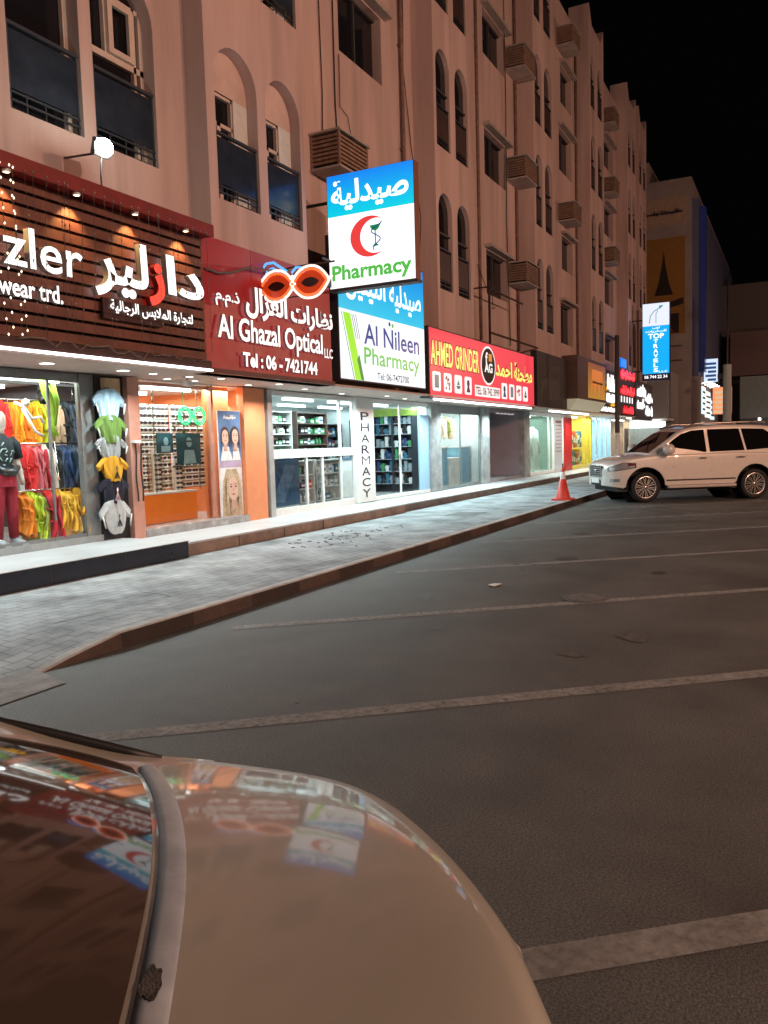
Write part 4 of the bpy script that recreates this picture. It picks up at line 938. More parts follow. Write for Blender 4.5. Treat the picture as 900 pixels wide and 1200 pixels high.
m = MB(); m.obox((10.15, 8.72, 2.76), (.09, .02, 0), (-.01, .05, 0), (0, 0, .04)); m.tube([(10.15, 8.72, 2.80), (10.15, 8.72, 2.86)], .015, 6); tag(m.build('security_camera', WHITE), 'small white security camera under the soffit by the maroon sign', 'camera')
def counter(x0, x1, y0, y1, z1, label):
    t = thing('orange_counter', label, 'counter', ((x0+x1)/2, y0, .45))
    m = MB(); m.box(x0, x1, y0, y1, .455, z1); bevel(m.build('front', ORANGE, t), .008)
    m = MB(); m.box(x0-.01, x1+.01, y0-.01, y1+.01, z1+.001, z1+.03); m.build('top', OFFW, t); return t
counter(9.86, 11.46, 9.75, 10.15, 1.0-.05, 'low orange counter along the optical shop window')
counter(9.6, 9.84, 9.95, 11.6, 1.45, 'tall orange cabinet at the left wall of the optical shop')
# display boards on the back wall with rows of spectacles
def spectacles(mb, c, s=.055, mi=0):
    x, y, z = c
    for q in (-1, 1): mb.prism(ellipse(x+q*s, z, s*.78, s*.5, 10), lambda u, v, d: Vector((u, y-d, v)), 0, .012, mi)
    mb.box(x-s*.4, x+s*.4, y-.012, y, z+s*.1, z+s*.3, mi)
    for q in (-1, 1): mb.box(x+q*s*1.7, x+q*s*1.85, y-.01, y+.04, z+s*.0, z+s*.25, mi)
    return mb
def display_board(x0, x1, z0, z1, y, label, nx, nz, which):
    t = thing('display_board', label, 'display board', ((x0+x1)/2, y, z0))
    m = MB(); m.box(x0, x1, y, y+.04, z0, z1); m.build('board', mat('lit_board', (.80, .84, .82), .5, var=0), t)
    m = MB()
    for j in range(nz+1): z = z0+(z1-z0)*j/nz; m.box(x0, x1, y-.015, y-.001, z-.008, z+.008)
    m.build('ledges', SHELFGLASS, t)
    lamp('AREA', 'board_lamp', ((x0+x1)/2, y-.5, z1+.05), 14, (1, 1, .97), x1-x0, ((x0+x1)/2, y, (z0+z1)/2-.2), .06)  # unseen lamp added to brighten the board, no fixture built
    proto = None
    for j in range(nz):
        for i in range(nx):
            x = x0+(x1-x0)*(i+.5)/nx; z = z0+(z1-z0)*(j+.5)/nz
            if proto is None:
                mb = MB(); spectacles(mb, (0, 0, 0), .06); proto = mb.build('spectacles', mat('dark_specs', (.012, .012, .015), .3, var=0)); o = proto
            else: o = proto.copy(); COL.objects.link(o)
            o.location = (x, y-.03, z)
            tag(o, f'dark spectacles on the {which} white board, {ORD[i]} from left in the {ORD[nz-1-j]} row from top', 'spectacles', 'spectacles on the white display boards')
display_board(10.82, 11.74, .98, 2.55, 10.6, 'left white board with rows of dark spectacles in the optical shop', 4, 12, 'left')
display_board(11.82, 12.8, .98, 2.55, 10.6, 'right white board with rows of dark spectacles in the optical shop', 5, 12, 'right')
# white towers on the counter
for i, x in enumerate((10.12, 10.66, 11.2)):
    t = thing('spectacle_tower', f'white upright spectacle stand on the orange counter, {ORD[i]} from the left', 'display stand', (x, 9.95, .98), group='white stands on the orange counter')
    h = (1.52, 1.75, 1.52)[i]
    m = MB(); m.box(x-.09, x+.09, 9.93, 9.97, .985, h); m.build('board', WHITE, t)
    m = MB()
    n = int((h-1.0)/.085)
    for k in range(n): spectacles(m, (x+.015, 9.925, 1.03+k*.085), .045)
    m.build('spectacles_column', mat('dark_specs', (.012, .012, .015)), t)
    m = MB(); m.box(x-.16, x-.15, 9.9, 10.0, .985, h-.1); m.box(x+.15, x+.16, 9.9, 10.0, .985, h-.1); m.build('glass_side', SHELFGLASS, t)
# dark picture cards
def face_card(mb, cu, cv, s, place, d, skin, hair, mh):
    mb.prism(ellipse(cu, cv+.06*s, .36*s, .46*s, 20), place, d, d+.002, mh); mb.prism([(cu-.1*s, cv-.3*s), (cu+.1*s, cv-.3*s), (cu+.16*s, cv-.72*s), (cu-.16*s, cv-.72*s)], place, d+.0005, d+.0022, 5)
    mb.prism(ellipse(cu, cv-.02*s, .27*s, .38*s, 20), place, d+.0025, d+.004, skin)
    mb.prism([(cu-.36*s, cv+.05*s), (cu-.26*s, cv+.3*s), (cu-.25*s, cv-.3*s), (cu-.36*s, cv-.85*s)], place, d+.0045, d+.005, mh); mb.prism([(cu+.36*s, cv+.05*s), (cu+.22*s, cv+.32*s), (cu+.25*s, cv-.3*s), (cu+.36*s, cv-.85*s)], place, d+.0045, d+.005, mh)
    for q in (-1, 1): mb.prism(ellipse(cu+q*.12*s, cv+.05*s, .055*s, .028*s, 10), place, d+.0045, d+.0055, hair); mb.prism(rect(cu+q*.12*s-.07*s, cu+q*.12*s+.07*s, cv+.12*s, cv+.14*s), place, d+.0045, d+.0055, hair)
    mb.prism(ellipse(cu, cv-.2*s, .08*s, .03*s, 10), place, d+.0045, d+.0055, 4)
    mb.prism([(cu-.02*s, cv+.02*s), (cu+.02*s, cv+.02*s), (cu+.04*s, cv-.09*s), (cu-.04*s, cv-.09*s)], place, d+.0045, d+.005, 5)
PM = [mat('poster_skin', (.62, .42, .33), .6, var=.04), mat('poster_hair', (.06, .035, .03), .6, var=.1), mat('poster_blue', (.10, .20, .38), .6, var=.15, scale=5), mat('poster_blond', (.50, .40, .26), .6, var=.3, scale=12), mat('poster_lip', (.45, .12, .12), .5), mat('poster_shade', (.50, .32, .25), .6), mat('poster_lilac', (.42, .34, .46), .6), mat('poster_white', (.7, .72, .72), .5), mat('poster_teal', (.02, .08, .10), .4, var=.3), mat('poster_figure', (.25, .42, .48), .5, var=.2)]
r = thing('counter_poster', 'dark teal picture card showing a figure in glasses in the optical shop window', 'poster', (11.15, 9.62, 1.5))
F = front(9.62)
m = MB(); m.prism(rect(10.83, 11.45, 1.45, 2.0), F, 0, .02, 8); m.prism(ellipse(11.14, 1.84, .07, .09, 14), F, .021, .023, 9); m.prism([(10.98, 1.46), (11.32, 1.46), (11.26, 1.70), (11.02, 1.70)], F, .021, .023, 9); m.prism(rect(11.07, 11.21, 1.84, 1.87), F, .024, .026, 1); m.build('card', PM, r)
r = thing('small_poster', 'smaller dark card propped left of the teal picture card', 'poster', (10.5, 9.66, 1.6)); F = front(9.66)
m = MB(); m.prism(rect(10.38, 10.78, 1.66, 2.0), F, 0, .02, 8); m.prism(ellipse(10.6, 1.86, .06, .07, 14), F, .021, .023, 9); m.prism(rect(10.48, 10.7, 1.68, 1.78), F, .021, .023, 9); m.build('card', PM, r)
m = MB(); m.box(10.80, 11.46, 9.60, 9.7, 1.40, 1.43); m.box(10.36, 10.8, 9.63, 9.72, 1.61, 1.64); m.box(10.32, 10.34, 9.63, 9.66, .99, 2.76); m.box(11.44, 11.46, 9.63, 9.66, .99, 2.76)
tag(m.build('glass_shelf', SHELFGLASS), 'glass shelf holding the dark picture cards in the optical window', 'shelf')
# green neon spectacles in the window
F = front(9.5); m = MB()
for cu in (10.96, 11.33):
    e = oval(cu, 2.30, .165, .15, 26); m.tube([F(u, v, 0) for u, v in e+e[:1]], .016, 7); m.tube([F(cu+(u-cu)*.72, 2.30+(v-2.3)*.72, 0) for u, v in e+e[:1]], .012, 7)
m.tube([F(11.12, 2.34, 0), F(11.145, 2.37, 0), F(11.17, 2.34, 0)], .014, 6)
tag(m.build('green_neon_glasses', glow('neon_green', (.06, .9, .30), 1.25)), 'green neon spectacles hanging inside the optical shop window', 'neon sign')
# plant by the green neon
m = MB()
for k in range(60):
    c = Vector((11.2+random.gauss(0, .1), 9.75+random.gauss(0, .06), 2.05+random.gauss(0, .2))); a = Vector((random.gauss(0, 1), random.gauss(0, 1), random.gauss(0, 1))).normalized()*.05; b = a.cross(Vector((random.random(), random.random(), 1))).normalized()*.018
    m.add([c-a, c+b, c+a, c-b], [(0, 1, 2, 3)])
m.tube([(11.2, 9.75, 2.76), (11.2, 9.75, 1.9)], .008, 5)
tag(m.build('hanging_plant', mat('plant_leaf', (.04, .14, .03), .6)), 'trailing green plant hanging behind the green neon spectacles', 'plant')
# tall poster with faces
r = thing('tall_poster', 'tall poster with three women on it against the orange wall', 'poster', (11.9, 9.3, .46)); F = front(9.30)
m = MB(); m.prism(rect(11.56, 12.22, .46, 2.40), F, 0, .02, 7); m.prism(rect(11.57, 12.21, 1.48, 2.39), F, .021, .022, 2); m.prism(rect(11.57, 12.21, 1.36, 1.478), F, .021, .022, 6)
face_card(m, 11.75, 1.92, .36, F, .026, 0, 1, 1); face_card(m, 12.03, 1.93, .36, F, .036, 0, 1, 1)
m.prism([(11.60, 1.485), (11.95, 1.485), (11.86, 1.74), (11.68, 1.74)], F, .0225, .024, 7); m.prism([(11.95, 1.485), (12.19, 1.485), (12.13, 1.72), (11.98, 1.72)], F, .0225, .024, 7)
m.prism([(11.60, .47), (12.19, .47), (12.16, 1.1), (12.05, 1.33), (11.75, 1.33), (11.64, 1.1)], F, .021, .022, 3)
face_card(m, 11.90, .98, .56, F, .046, 0, 1, 3)
m.build('print', PM, r)
scribble('heading', r, F, 11.72, 12.08, 2.24, 2.32, [WHITE], 51, .002, .024)

# --- pharmacy ---------------------------------------------------------------
C_ = shop('pharmacy', 'brightly lit pharmacy with glass window, white panel of upright letters and glass door', 13.0, 20.95, 3.6, (.62, .68, .68), (.55, .57, .57), (.82, .98, 1), 200, zf=.35)
m = MB(); m.box(12.98, 13.14, 9.18, 9.36, .331, 2.84); m.build('corner_post', ALU, C_)
m = MB(); m.box(13.14, 16.55, 9.26, 9.34, .331, .47); m.box(13.14, 16.55, 9.26, 9.34, 1.48, 1.66); m.box(13.14, 16.55, 9.27, 9.34, 2.74, 2.83)
for x in (13.14, 15.9, 16.5): m.box(x, x+.05, 9.27, 9.33, .47, 2.74)
for x in (14.45, 15.1): m.box(x, x+.05, 9.27, 9.33, .47, 1.48)
m.build('window_frame', WHITE, C_)
pane(13.19, 16.5, .47, 2.74, 9.30, C_)
r = thing('upright_letter_sign', 'white upright panel with black letters spelling the word downwards beside the pharmacy door', 'sign', (17.0, 9.2, .34))
m = MB(); m.box(16.58, 17.44, 9.2, 9.3, .335, 2.83); bevel(m.build('panel', WHITE, r), .01)
F = front(9.2); items = []
for k, ch in enumerate('PHARMACY'): items.append((ch, 16.76, 17.17, 2.46-k*.262-.17, 2.46-k*.262+.03, {'bold': -.014 if ch == 'M' else .006, 'd': .004}))
sign_letters('letters', r, F, items, [mat('panel_ink', (.015, .012, .03), .5, var=0)], 0)
m = MB(); m.box(17.46, 20.9, 9.26, 9.36, .331, .42); m.box(17.46, 20.9, 9.28, 9.34, 2.74, 2.83); m.box(17.46, 17.54, 9.26, 9.34, .42, 2.74); m.box(19.05, 19.1, 9.29, 9.33, .42, 2.74); m.build('door_frame', WHITE, C_)
d = pane(17.54, 19.05, .43, 2.74, 9.31, C_, 'glass_door'); pane(19.1, 20.3, .43, 2.74, 9.31, C_)
m = MB(); m.tube([(18.95, 9.25, 1.1), (18.95, 9.25, 1.7)], .02, 8); m.build('handle', CHROME, d)
m = MB(); m.box(20.3, 20.9, 9.27, 9.33, .42, 2.5); m.build('blue_panel', mat('pale_blue_panel', (.35, .58, .80), .4, var=.03), C_)
m = MB(); m.box(20.92, 21.62, 9.2, 9.5, .32, 2.86); m.build('wall_pier', mat('worn_grey', (.30, .31, .31), .8, var=.25, scale=4, bump=.2), C_)
for x, y in ((13.6, 8.7), (15.4, 8.9), (17.0, 8.6), (18.4, 8.8), (20.3, 8.6)): downlight(C_, x, y)
# shelves and goods inside
PCOL = ['#d8dfe0', '#2f6f8f', '#b84a3a', '#e8e2d0', '#3a8f5a', '#1f3f6f', '#c8a048', '#8f9fa8', '#e0e8f0', '#5f2f4f', '#1a1a1e', '#30343a']
PMAT = [mat('goods_%d' % i, c, .5, var=.06) for i, c in enumerate(PCOL)]; PNAME = ['white', 'blue', 'red', 'cream', 'green', 'navy', 'gold', 'grey', 'pale', 'plum', 'black', 'charcoal']
protos = {}
def carton(x, y, z, w, d, h, ci, label, group, kind):
    key = (kind, ci)
    if key not in protos:
        m = MB()
        if kind == 'carton': m.box(-.5, .5, -.5, .5, 0, 1); nm = 'medicine_carton'
        else: m.lathe([(0, 0), (.42, 0), (.5, .04), (.5, .66), (.3, .78), (.22, .80), (.26, .81), (.26, 1), (0, 1)], n=14); nm = 'medicine_bottle'
        o = m.build(nm, PMAT[ci])
        if kind == 'carton':
            k = MB(); k.box(-.42, .42, -.512, -.503, .3, .62); k.build('printed_label', WHITE if ci not in (0, 3, 8) else PMAT[(ci+1) % 8], o, local=True)
        protos[key] = o
    else:
        o = protos[key].copy(); COL.objects.link(o)
        for ch in protos[key].children: cc = ch.copy(); COL.objects.link(cc); cc.parent = o
    o.location = (x, y, z); o.scale = (w, d, h); return tag(o, label, 'carton' if kind == 'carton' else 'bottle', group)
def shelf_unit(name, label, x0, x1, y, zs, depth=.28, goods=True, word='', frame=OFFW, dens=1.0, dark=False, seed=1, pal=tuple(range(12))):
    t = thing(name, label, 'shelf unit', ((x0+x1)/2, y, .35))
    m = MB(); m.box(x0, x0+.03, y, y+depth, .352, zs[-1]+.02); m.box(x1-.03, x1, y, y+depth, .352, zs[-1]+.02); m.box(x0+.03, x1-.03, y+depth-.02, y+depth, .352, zs[-1]); m.build('carcass', DGREY if dark else frame, t)
    for z in zs: m = MB(); m.box(x0+.031, x1-.031, y+.004, y+depth-.021, z-.022, z); m.build('shelf', DGREY if dark else frame, t)
    rnd = random.Random(seed)
    if goods:
        for k, z in enumerate(zs[:-1]):
            x = x0+.07; h = zs[k+1]-z-.06; n = 0
            while x < x1-.12:
                w = rnd.uniform(.07, .17); kind = 'carton' if rnd.random() < .65 else 'bottle'; ci = rnd.choice(pal)
                if rnd.random() < dens:
                    hh = h*rnd.uniform(.5, .95); w2 = w if kind == 'carton' else min(.1, w)
                    carton(x+w/2, y+.13, z+.001, w2, w2 if kind == 'bottle' else .12, hh, ci, f'{PNAME[ci]} {kind}, {ORD[min(n, 29)]} from left, {ORD[k]} shelf up, {word}', f'goods on {word}', kind); n += 1
                x += w+.025
    return t
shelf_unit('medicine_shelf', 'tall white medicine shelf along the left part of the pharmacy back wall', 14.6, 17.0, 12.4, [.8, 1.2, 1.55, 1.9, 2.25, 2.6], word='the left back shelf of the pharmacy', seed=2)
shelf_unit('medicine_shelf', 'tall white medicine shelf in the middle of the pharmacy back wall', 17.2, 19.6, 12.4, [.8, 1.2, 1.55, 1.9, 2.25, 2.6], word='the middle back shelf of the pharmacy', seed=3)
shelf_unit('medicine_shelf', 'dark brown wall shelf seen through the right of the pharmacy window', 19.7, 20.88, 10.9, [.8, 1.2, 1.6, 2.0, 2.4], word='the dark wall shelf of the pharmacy', dark=True, seed=5)
shelf_unit('medicine_shelf', 'black shelf unit with cosmetics facing the pharmacy door', 20.9-1.2, 20.88, 12.1, [.6, .95, 1.3, 1.65, 2.0, 2.35], word='the black shelf facing the door', dark=True, seed=6)
shelf_unit('window_rack', 'low rack of boxes in the lower middle of the pharmacy window', 14.46, 15.12, 9.5, [.5, .8, 1.1, 1.4], word='the low rack in the pharmacy window', seed=8)
shelf_unit('window_rack', 'low rack of pale blue goods in the lower right of the pharmacy window', 15.2, 16.3, 9.5, [.5, .8, 1.1, 1.4], word='the low right rack in the pharmacy window', seed=9, pal=(0, 1, 8, 8, 7))
shelf_unit('window_rack', 'upper rack of small bottles in the left of the pharmacy window', 13.5, 14.9, 9.9, [1.52, 1.76, 2.0, 2.24, 2.48], word='the upper window rack of the pharmacy', seed=12, pal=(0, 10, 11, 7, 4, 8, 3))
shelf_unit('window_rack', 'upper rack of small goods in the right of the pharmacy window', 15.1, 16.4, 9.9, [1.52, 1.76, 2.0, 2.24, 2.48], word='the upper right window rack of the pharmacy', seed=13, pal=(0, 10, 4, 4, 11, 3, 7), frame=mat('rack_dark', (.10, .06, .05), .5))
r = thing('window_poster', 'dark blue picture panel in the lower left of the pharmacy window', 'poster', (13.8, 9.45, .48)); F = front(9.45)
m = MB(); m.prism(rect(13.22, 14.4, .49, 1.46), F, 0, .015); m.build('panel', mat('blue_poster', (.05, .12, .24), .4, var=.35, scale=5), r)
m = MB(); m.prism([(13.4, .6), (13.9, 1.35), (14.25, 1.3), (13.8, .55)], F, .016, .018); m.build('picture', mat('blue_poster_light', (.12, .22, .36), .4, var=.3), r)
t = thing('medicine_shelf', 'tall navy shelf unit against the wall just inside the pharmacy door', 'shelf unit', (20.7, 10.1, .35)); NV = mat('navy_unit', (.012, .018, .035), .4, var=0)
m = MB(); m.box(20.84, 20.88, 9.62, 10.85, .352, 2.5); m.box(20.5, 20.839, 9.62, 9.65, .352, 2.5); m.box(20.5, 20.839, 10.82, 10.85, .352, 2.5); m.box(20.48, 20.5, 10.2, 10.26, .352, 2.5); m.build('carcass', NV, t)
m = MB(); m.box(20.47, 20.83, 9.6, 10.87, 2.505, 2.72); m.build('header', mat('lime_header', (.22, .32, .05), .5), t)
for k, z in enumerate((.6, .95, 1.3, 1.65, 2.0, 2.3)):
    m = MB(); m.box(20.5, 20.838, 9.652, 10.818, z-.02, z); m.build('shelf', mat('pale_shelf', (.30, .36, .40), .5), t)
    for q in range(8):
        ci = (0, 1, 5, 7, 8, 10, 11, 5, 7, 4, 0, 1)[(q*5+k*3) % 12]; carton(20.66, 9.73+q*.14+(.03 if q > 3 else 0), z+.001, .2, .1, .16+.06*((q+k) % 3), ci, f'{PNAME[ci]} carton on the navy unit by the door, {ORD[q]} from the right, {ORD[k]} shelf up', 'goods on the navy unit by the door', 'carton')
t = thing('service_counter', 'white service counter with a till inside the pharmacy door', 'counter', (18.3, 10.6, .35))
m = MB(); m.box(17.7, 18.9, 10.5, 11.1, .352, 1.35); bevel(m.build('body', OFFW, t), .01)
m = MB(); m.box(17.66, 18.94, 10.46, 11.14, 1.352, 1.39); m.build('top', mat('counter_top', (.1, .2, .35), .3), t)
t = thing('till_screen', 'dark till screen standing on the pharmacy counter', 'screen', (18.3, 10.7, 1.39))
m = MB(); m.obox((18.3, 10.72, 1.62), (.2, .0, 0), (0, .015, 0), (0, 0, .14)); m.build('screen', BLACK, t); m = MB(); m.box(18.27, 18.33, 10.73, 10.76, 1.393, 1.5); m.box(18.2, 18.4, 10.66, 10.82, 1.391, 1.40); m.build('stand', DGREY, t)

# --- grinder shop -------------------------------------------------------------
D_ = shop('grinder_shop', 'small glazed shop with counters and hanging clothes under the red sign', 21.62, 25.1, 3.0, (.55, .58, .56), (.5, .5, .48), (.88, 1, 1), 120, zf=.35)
m = MB(); m.box(21.64, 25.05, 9.27, 9.34, .331, .42); m.box(21.64, 25.05, 9.27, 9.34, 2.58, 2.83)
for x in (21.64, 24.98): m.box(x, x+.07, 9.27, 9.33, .42, 2.58)
m.box(23.3, 23.34, 9.28, 9.32, .42, 2.58); m.build('window_frame', ALUG, D_)
pane(21.71, 24.98, .42, 2.58, 9.30, D_)
def white_cabinet(x0, x1, z1, label, c):
    t = thing('shop_cabinet', label, 'cabinet', ((x0+x1)/2, 9.6, .35))
    m = MB(); m.box(x0, x1, 9.6, 10.2, .352, z1); bevel(m.build('body', mat('cab_'+c, {'blue': (.22, .42, .52), 'white': (.68, .72, .70)}[c], .4), t), .01)
    m = MB(); m.box(x0-.03, x1+.03, 9.57, 10.23, z1+.001, z1+.045); m.build('top', WHITE, t)
    m = MB(); m.box(x0+.08, x1-.08, 9.588, 9.598, .45, z1-.1); m.build('door', mat('cabdoor_'+c, {'blue': (.18, .36, .48), 'white': (.60, .64, .62)}[c], .35), t)
white_cabinet(21.9, 23.0, 1.55, 'pale blue cabinet at the left of the grinder shop window', 'blue'); white_cabinet(23.15, 24.0, 1.2, 'white cabinet in the middle of the grinder shop window', 'white'); white_cabinet(24.1, 24.95, 1.55, 'pale blue cabinet at the right of the grinder shop window', 'blue')
m = MB(); m.tube([(21.8, 9.75, 2.52), (24.0, 9.75, 2.52)], .012, 6); tag(m.build('clothes_rail', CHROME), 'short clothes rail at the top of the grinder shop window', 'rail')
for i, (c, x) in enumerate([('charcoal', 22.45), ('beige', 22.7), ('cream', 22.95), ('olive', 23.2), ('beige', 23.42), ('cream', 23.65)]):
    m = MB(); garment(m, x, 9.75, 1.85+.08*(i % 2), 2.5, .26, .13, i+50); tag(m.build('hanging_garment', cloth_mat(GC[c], c)), f'{c} garment hanging in the grinder shop window, {ORD[i]} from the left', 'garment', 'garments in the grinder shop window')
m = MB(); m.box(25.065, 25.75, 9.2, 9.5, .32, 2.86); m.build('wall_pier', _m['worn_grey'], D_)
# --- dim entrance -------------------------------------------------------------
E_ = thing('stair_entrance', 'dim open entrance with bare mauve walls right of the grinder shop', 'entrance', (27.6, 9.3, .33)); MAU = mat('mauve_wall', (.34, .30, .33), .85, var=.08, scale=2)
m = MB(); m.box(25.76, 29.6, 10.6, 10.7, .33, 2.84); m.build('back_wall', MAU, E_)
m = MB(); m.box(25.75, 25.78, 9.4, 10.6, .33, 2.84); m.build('side_wall', MAU, E_); m = MB(); m.box(29.58, 29.62, 9.4, 10.6, .33, 2.84); m.build('side_wall', MAU, E_)
m = MB(); m.box(25.76, 29.6, 9.3, 10.6, .25, .42); m.build('floor', mat('mauve_floor', (.3, .28, .3), .6), E_)
m = MB(); m.box(25.76, 29.6, 9.4, 10.6, 2.80, 2.84); m.build('ceiling', MAU, E_)
m = MB(); m.box(29.62, 30.35, 9.2, 9.5, .32, 2.86); m.build('wall_pier', _m['worn_grey'], E_)
m = MB()
for k in range(5): m.lathe([(0, 2.70), (.06, 2.70), (.06, 2.74)], (27.6+k*.42, 9.55, 0), n=10)
m.build('ceiling_lights', glow('dim_disc', (.6, .55, .52), .7), E_)
# --- robe shop ------------------------------------------------------------------
G_ = shop('robe_shop', 'shop window with a pale green robe on display under the dark banner', 30.35, 37.0, 2.4, (.32, .45, .38), (.6, .65, .6), (.85, 1, .92), 110, zf=.36)
m = MB(); m.box(30.4, 34.9, 9.27, 9.34, .331, .46); m.box(30.4, 36.9, 9.27, 9.34, 2.7, 2.83)
for x in (30.4, 33.3, 34.0, 35.55): m.box(x, x+.09, 9.26, 9.34, .46, 2.7)
m.build('window_frame', WHITE, G_); pane(30.49, 33.3, .46, 2.7, 9.30, G_)
m = MB(); m.box(35.75, 36.9, 9.2, 9.34, .34, 2.7); m.build('red_panel', mat('red_panel', (.55, .02, .02), .4, var=.05), G_)
m = MB(); m.box(34.15, 35.4, 9.26, 9.32, .4, 2.68); m.build('price_panel', glow('price_panel', '#c9c6c2', .55), G_)
m = MB()
for k in range(8): m.box(34.35, 35.2, 9.25, 9.259, 1.2+k*.16, 1.24+k*.16)
m.box(34.35, 35.2, 9.25, 9.259, 2.45, 2.55); m.build('price_lines', mat('price_ink', (.25, .12, .12), .5), G_)
t = thing('robe_stand', 'pale green long robe on a display stand behind the window', 'robe', (32.6, 9.75, .36))
m = MB(); rows = []
for zz, rx, ry in ((.5, .50, .3), (.9, .44, .27), (1.4, .36, .22), (1.8, .33, .2), (2.1, .36, .17), (2.2, .2, .12), (2.28, .09, .09)): rows.append([(32.6+rx*cos(a)*(1+.05*sin(7*a)), 9.8+ry*sin(a)*(1+.08*sin(9*a)), zz) for a in [2*pi*k/36 for k in range(36)]])
m.grid(rows, closed=True)
for s in (-1, 1): m.tube([(32.6+s*.3, 9.75, 2.13), (32.6+s*.5, 9.78, 1.7), (32.6+s*.55, 9.74, 1.15)], [.11, .13, .15], 10)
m.build('robe', mat('robe_green', (.74, .84, .77), .8, var=.08, scale=8), t)
m = MB(); m.tube([(32.6, 9.75, .362), (32.6, 9.75, .6)], .03, 8); m.lathe([(0, .362), (.2, .362), (.2, .38), (0, .38)], (32.6, 9.75, 0)); m.build('stand', CHROME, t)
for i, (x, c) in enumerate(((31.0, 'olive'), (32.7, 'cream'), (33.1, 'olive'))):
    m = MB(); garment(m, x, 10.6, .7, 2.1, .5, .16, i+70); tag(m.build('hanging_garment', mat('robe_'+c, GC[c], .8)), ['dark robe hanging left of the pale green robe', 'cream robe hanging right of the pale green robe', 'olive robe hanging at the right end of the robe window'][i], 'garment')
# --- yellow toy shop, blue shop -------------------------------------------------
H_ = shop('gift_shop', 'small shop window full of yellow and red goods beside the red panel', 37.0, 41.2, 2.0, (.70, .55, .10), (.6, .6, .5), (1, .98, .75), 150, zf=.42)
m = MB(); m.box(37.0, 41.2, 9.27, 9.34, .33, .5)
for x in (37.02, 40.2, 41.1): m.box(x, x+.1, 9.27, 9.34, .5, 2.8)
m.build('window_frame', mat('yellow_frame', (.7, .6, .08), .4), H_); pane(37.1, 41.1, .5, 2.75, 9.30, H_)
for i in range(16):
    ci = [2, 6, 8, 1, 4, 2, 6, 0, 10, 2, 6, 3][i % 12]; k = i//8
    carton(37.5+(i % 8)*.42, 9.8, .43+k*.9, .38, .3, .8-.1*(i % 3), ci, f'{PNAME[ci]} box in the yellow shop window, {ORD[i % 8]} from the left in the {["bottom", "upper"][k]} row', 'boxes in the yellow shop window', 'carton')
I_ = shop('blue_glass_shop', 'shop with pale blue glass front beyond the yellow window', 41.2, 46.0, 2.0, (.40, .58, .66), (.6, .6, .6), (.9, 1, 1), 150, zf=.42)
m = MB(); m.box(41.2, 46.0, 9.27, 9.34, .33, .5)
for x in (41.22, 42.4, 43.6, 44.8, 45.9): m.box(x, x+.1, 9.27, 9.34, .5, 2.8)
m.build('window_frame', ALU, I_); pane(41.3, 45.9, .5, 2.75, 9.30, I_)
J_ = shop('shuttered_shop', 'shop unit with a beige roller shutter lit from above', 46.0, 52.0, 1.0, (.5, .42, .3), (.5, .5, .5), (1, .9, .75), 60, zf=.33)
m = MB()
for k in range(28): m.box(46.2, 49.6, 9.28, 9.31, .34+k*.085, .34+k*.085+.078)
m.build('roller_shutter', mat('shutter', (.42, .36, .26), .5, var=.08), J_)
m = MB(); m.box(50.2, 51.2, 9.25, 9.33, .34, 2.3); m.build('door', DGREY, J_)
# strip lights tucked under the fascias: lamps the shops have
def strip(x0, x1, power, color=(.90, 1, 1), y=8.15, z=2.84, w=.75):
    n = max(2, round((x1-x0)/1.7))
    for i in range(n): lamp('SPOT', 'soffit_spot', (x0+(x1-x0)*(i+.5)/n, y, z-.03), power*4/n, color, .05, (x0+(x1-x0)*(i+.5)/n, y-.35, 0), spot=2.75)
strip(3.0, 9.7, 135, (.80, .97, 1), 8.55, 2.845)
strip(9.8, 13.4, 60, (.95, .96, .95), 8.6); strip(13.4, 20.9, 230, (.70, .97, 1), 8.6); strip(21, 26.4, 190, (.72, .97, 1), 8.6); strip(30.4, 36.9, 150, (.92, 1, .95), 8.5)
strip(37.2, 41, 60, (1, .98, .85), 8.5); strip(41.4, 45.8, 70, (.92, 1, 1), 8.5); strip(46.4, 51.6, 80, (1, .92, .8), 8.5)
m = MB(); m.box(30.5, 36.8, 8.4, 8.5, 2.80, 2.855); m.build('fascia_tube', glow('tube_white2', (.95, 1, .97), 4), G_)
m = MB(); m.box(46.4, 51.6, 8.4, 8.5, 2.80, 2.855); m.build('fascia_tube', glow('tube_warm', (1, .93, .8), 4), J_)

# ================================================================ FAR END OF THE STREET
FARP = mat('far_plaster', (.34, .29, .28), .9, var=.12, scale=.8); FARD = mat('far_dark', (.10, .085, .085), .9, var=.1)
r = thing('mural_building', 'tall dark building at the far end with a yellow picture hoarding on its side wall', 'building', (75, 9, 0))
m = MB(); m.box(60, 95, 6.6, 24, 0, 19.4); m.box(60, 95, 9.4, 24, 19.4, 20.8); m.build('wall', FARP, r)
m = MB(); m.box(60.4, 92, 6.16, 6.6, 5.9, 18.0); m.build('front_bay', mat('blue_grey', (.12, .14, .24), .7), r)
m = MB(); m.box(60.42, 61.5, 5.75, 6.15, 6.2, 17.4); m.build('blue_bay_glow', glow('blue_light_glow', (.06, .09, .32), .06), r)  # faint emission stands in for blue light falling on the bay
P = side(59.95)
YB = mat('hoarding_yellow', (.30, .15, .03), .7, var=.1); 
m = MB(); m.box(59.95, 59.995, 7.0, 12.3, 8.9, 15.5); m.build('hoarding', YB, r)
m = MB(); m.box(59.94, 59.995, 6.95, 12.3, 16.4, 18.2); m.build('name_board', mat('cream_board', (.42, .31, .22), .7), r)
scribble('board_words', r, side(59.93), -10.3, -7.2, 17.05, 17.4, [INK], 50, .01, .005)
m = MB(); c = -8.4
